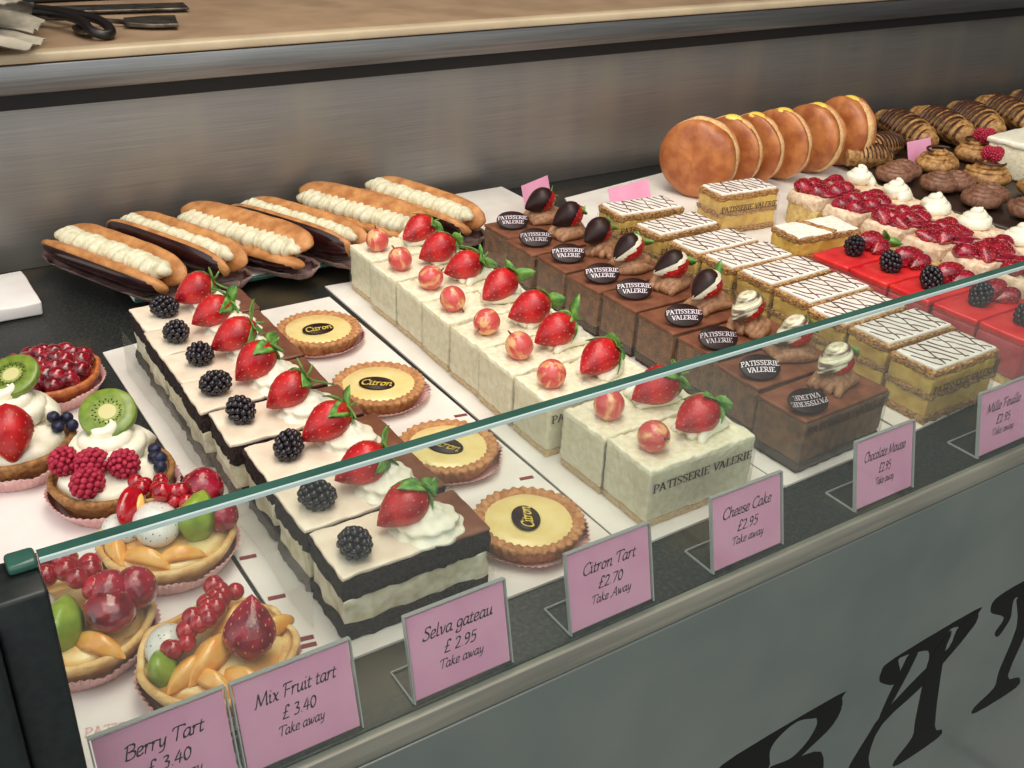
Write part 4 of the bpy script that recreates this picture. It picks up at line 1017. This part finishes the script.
# 3 kiwi raspberry tart
t = ftart(.125, .722, 'berry tart with four raspberries and a whole kiwi slice on cream', rough_crust(.0465, .024, 'crust_brown', 3, .001), name='berry_tart')
part('cream_bed', CREAMBED, t, (0, 0, .020)); part('cream_swirl', BIGSW, t, (-.004, .014, .030), (0, 0, .6), (1.05, 1.05, .95))
part('kiwi_slice', KIWI, t, (-.006, .026, .0600), (R(30), R(-8), .4), 1.0)
for q, (a, b, c) in enumerate(((-.030, -.010, .040), (-.008, -.014, .042), (.016, -.014, .042), (-.006, -.032, .036))): part('raspberry', RASP, t, (a, b, c), (R(70), q*1.0, q*1.7), 1.0)
for q, (a, b, c) in enumerate(((.032, .006, .036), (.038, .002, .038), (.040, -.006, .035), (.030, .014, .038), (-.034, .012, .036))): part('blueberry', BLUEB, t, (a, b, c), (q, q, 0))
def currants(t, path, jit=.004, seed=0, sc=1):
    rnd = random.Random(seed); pts = spline(path, 3)
    for q, p in enumerate(pts):
        part('redcurrant', CURR, t, (p[0]+rnd.uniform(-jit, jit), p[1]+rnd.uniform(-jit, jit), p[2]+rnd.uniform(-.002, .003)), (0, 0, 0), sc*rnd.uniform(.85, 1.1))
# 4 mixed fruit tart, astride the glass edge
t = ftart(.138, .625, 'mixed fruit tart with redcurrants, plum slice and melon wedge, behind the glass rim', rough_crust(.0475, .022, 'crust_pale', 4), name='mixed_fruit_tart')
part('custard_filling', GLAZE, t, (0, 0, .017))
part('dragon_fruit_piece', DRG, t, (-.004, -.008, .038), (0, 0, .3), 1.1)
part('dragon_fruit_piece', DRG, t, (-.030, -.004, .030), (0, 0, 1), .8)
part('melon_wedge', MELON, t, (.022, .000, .038), (R(62), R(0), R(-10)), 1.05)
part('plum_slice', PLUM, t, (-.025, .004, .044), (R(10), R(-20), R(-10)), 1.1)
part('orange_segment', ORG, t, (-.019, .002, .040), (R(70), 0, R(-8)), .6)
part('orange_segment', ORG, t, (-.006, -.030, .026), (0, 0, R(75)), .9); part('orange_segment', ORG, t, (.016, -.026, .026), (0, 0, R(110)), .8); part('orange_segment', ORG, t, (-.030, -.020, .026), (0, 0, R(30)), .8)
part('strawberry_half', STRAWG, t, (.018, .028, .044), (R(70), 0, R(60)), 1.05); part('strawberry_half', STRAWG, t, (.036, .012, .034), (R(80), 0, R(20)), .85)
currants(t, [(-.026, .030, .042), (-.012, .026, .046), (.002, .018, .048), (.010, .006, .046)], .006, 1, 1.05); currants(t, [(-.016, .016, .048), (-.002, .010, .052), (.014, .022, .050)], .006, 2, 1.05)
# 5 front left
t = ftart(.062, .565, 'mixed fruit tart with green melon wedge at the front left corner, behind the post', rough_crust(.0475, .022, 'crust_pale', 5), name='mixed_fruit_tart')
part('custard_filling', GLAZE, t, (0, 0, .017))
part('orange_segment', ORG, t, (.022, -.024, .027), (0, 0, R(70)), .9); part('melon_wedge', MELON, t, (.000, -.018, .034), (R(58), 0, R(4)), 1.0); part('dragon_fruit_piece', DRG, t, (-.024, -.008, .034), (0, 0, 0), 1)
part('cherry', CHERRY, t, (.026, -.008, .040), (0, 0, 0), 1.7); part('strawberry_half', STRAWG, t, (.034, .014, .040), (R(75), 0, R(30)), 1.0)
part('strawberry_half', STRAWG, t, (.022, .006, .044), (R(60), 0, R(10)), .9)
currants(t, [(-.034, .024, .046), (-.018, .024, .050), (-.002, .020, .050), (.012, .010, .050), (.014, -.002, .048)], .005, 3, 1.1); currants(t, [(-.028, .012, .048), (-.014, .012, .053), (.0, .008, .053)], .005, 4, 1.1)
# 6 front
t = ftart(.128, .492, 'mixed fruit tart nearest the glass with redcurrants and a pointed strawberry half', rough_crust(.0475, .023, 'crust_pale', 6), name='mixed_fruit_tart')
part('custard_filling', GLAZE, t, (0, 0, .018))
for a, b, c, r_, s_ in ((.000, -.010, .032, -20, 1.1), (-.010, -.020, .029, -30, .9), (.006, .018, .034, -15, 1.0), (.022, -.024, .025, 70, .9), (.004, -.028, .027, 60, .8), (.030, .020, .027, -40, .8)):
    part('orange_segment', ORG, t, (a, b, c), (0, R(10), R(r_)), s_)
part('melon_wedge', MELON, t, (-.027, -.020, .028), (R(30), R(-20), R(20)), .72, label='green kiwi wedge'); part('dragon_fruit_piece', DRG, t, (-.031, .000, .028), (0, 0, 0), .85)
part('strawberry_half', STRAWG, t, (.022, -.002, .046), (R(138), 0, R(4)), (1.1, .85, 1.1))
currants(t, [(-.010, .034, .044), (-.004, .022, .048), (-.010, .008, .048), (-.014, -.006, .042), (-.022, -.012, .036)], .003, 5, 1.0); currants(t, [(.004, .028, .046), (-.002, .010, .050), (-.006, -.004, .046)], .003, 6, 1.0)

# ------------------------------------------------------------------ on the worktop
WZ = .2492
t = thing('napkin_pile', 'pile of crumpled grey and pink paper napkins at the left end of the worktop', 'napkins', (.178, 1.285, WZ), R(-14)); t.scale = (1.25, 1.3, 1.25)
def leafpaper(L, w, seed, bend=.02):
    mb = MB(); rows = []
    for k in range(13):
        u = k/12; r = []
        for j in range(7):
            v = j/6-.5; r.append((L*u, w*v*(1-.35*u), bend*math.sin(PI*u*.9)+.006*noise.noise(Vector((u*4, v*4, seed)))+.012*abs(v)*(1-u)))
        rows.append(r)
    mb.grid(rows); mb.grid([[(x, y, z-.0008) for x, y, z in r] for r in reversed(rows)]); return mb
rnd = random.Random(5)
for q in range(9):
    part('napkin', leafpaper(.15+.02*rnd.random(), .06, q, .012+.004*q).build('napkin', 'napkin_pink' if q in (3, 8) else 'napkin'), t, (-.11-.01*(q % 3), -.03+.022*(q % 4), .003+.0045*q), (R(rnd.uniform(-6, 6)), R(-2), R(-22+9*(q % 5))))
t = thing('pastry_tongs', 'metal pastry tongs with dark handle lying on the worktop', 'tongs', (.268, 1.308, WZ), R(0))
mb = MB(); mb.tube(spline([(-.06, .10, .010), (-.02, .03, .016), (.0, -.03, .016), (.004, -.062, .010), (.016, -.070, .006), (.026, -.058, .008), (.022, -.02, .014), (.0, .04, .014), (-.03, .11, .010)], 6), .0055, 8)
part('loop_handle', mb.build('loop_handle', 'knife_black'), t)
part('pan', MB().blob((.002, -.03, .006), (.010, .030, .004), n=16, m=8).build('pan', 'knife_steel'), t)
t = thing('cake_server', 'long steel cake server with a notched blade on the worktop', 'utensil', (.325, 1.315, WZ), R(-14))
part('blade', MB().rbox(.0, .060, -.030, .030, .003, .0075, .001, step=.008, fn=lambda w: Vector((w.x-(.010 if w.x > .05 and abs(w.y) < .004 else 0), w.y*(.55+.45*min(1, w.x/.03)), w.z))).build('blade', 'knife_steel'), t)
part('shank', MB().tube([(-.14, .0, .012), (-.05, .0, .010), (.003, 0, .005)], .0028, 8).build('shank', 'knife_steel'), t)
part('handle', MB().rbox(-.20, -.13, -.009, .009, .006, .018, .004, step=.01).build('handle', 'knife_black'), t)
t = thing('cake_slice_lifter', 'broad steel lifter behind the tongs on the worktop', 'utensil', (.34, 1.42, WZ), R(-8))
part('blade', MB().rbox(-.09, .09, -.022, .022, .003, .006, .001, step=.02).build('blade', 'knife_steel'), t)
part('handle', MB().rbox(-.22, -.088, -.011, .011, .003, .016, .004, step=.02).build('handle', 'knife_black'), t)
thing('black_box', 'low black box on the worktop at the top edge of the view', 'box', (.36, 1.56, WZ), R(0), me=MB().rbox(-.17, .08, -.05, .05, .0005, .05, .006, step=.03).build('black_box', 'knife_black'))

# ------------------------------------------------------------------ light
w = bpy.data.worlds.new('world'); S.world = w; w.use_nodes = True; nt = w.node_tree; nt.nodes.clear()
bg = nt.nodes.new('ShaderNodeBackground'); ou = nt.nodes.new('ShaderNodeOutputWorld'); nt.links.new(bg.outputs[0], ou.inputs[0])
tc = nt.nodes.new('ShaderNodeTexCoord'); sp = nt.nodes.new('ShaderNodeVectorMath'); sp.operation = 'DOT_PRODUCT'
sp.inputs[1].default_value = Vector((-.70, -.70, .12)).normalized(); nt.links.new(tc.outputs['Generated'], sp.inputs[0])
mr = nt.nodes.new('ShaderNodeMapRange'); mr.inputs[1].default_value = -.2; mr.inputs[2].default_value = .9; mr.interpolation_type = 'SMOOTHSTEP'; nt.links.new(sp.outputs['Value'], mr.inputs[0])
mxn = nt.nodes.new('ShaderNodeMix'); mxn.data_type = 'RGBA'; mxn.inputs[6].default_value = (.05, .04, .033, 1); mxn.inputs[7].default_value = (.86, .87, .85, 1)
nt.links.new(mr.outputs[0], mxn.inputs['Factor']); nt.links.new(mxn.outputs[2], bg.inputs[0]); bg.inputs[1].default_value = 1.65
def area(name, loc, target, sx_, sy_, power, col):
    l = bpy.data.lights.new(name, 'AREA'); l.shape = 'RECTANGLE'; l.size = sx_; l.size_y = sy_; l.energy = power; l.color = col
    o = bpy.data.objects.new(name, l); COL.objects.link(o); o.location = loc
    o.rotation_euler = (Vector(target)-Vector(loc)).to_track_quat('-Z', 'Y').to_euler(); return o
area('shop_ceiling_lamp', (.5, .85, 1.6), (.6, .8, 0), 1.6, .6, 17, (1, .90, .76))
area('street_fill_light', (.2, -.1, 1.7), (.5, .8, 0), 1.6, 1.0, 12, (1, .97, .92))  # unseen area light added for soft overcast light from the street side
S.view_settings.view_transform = 'Standard'; S.view_settings.look = 'None'; S.view_settings.gamma = 1; S.view_settings.exposure = 0
S.view_settings.use_curve_mapping = False
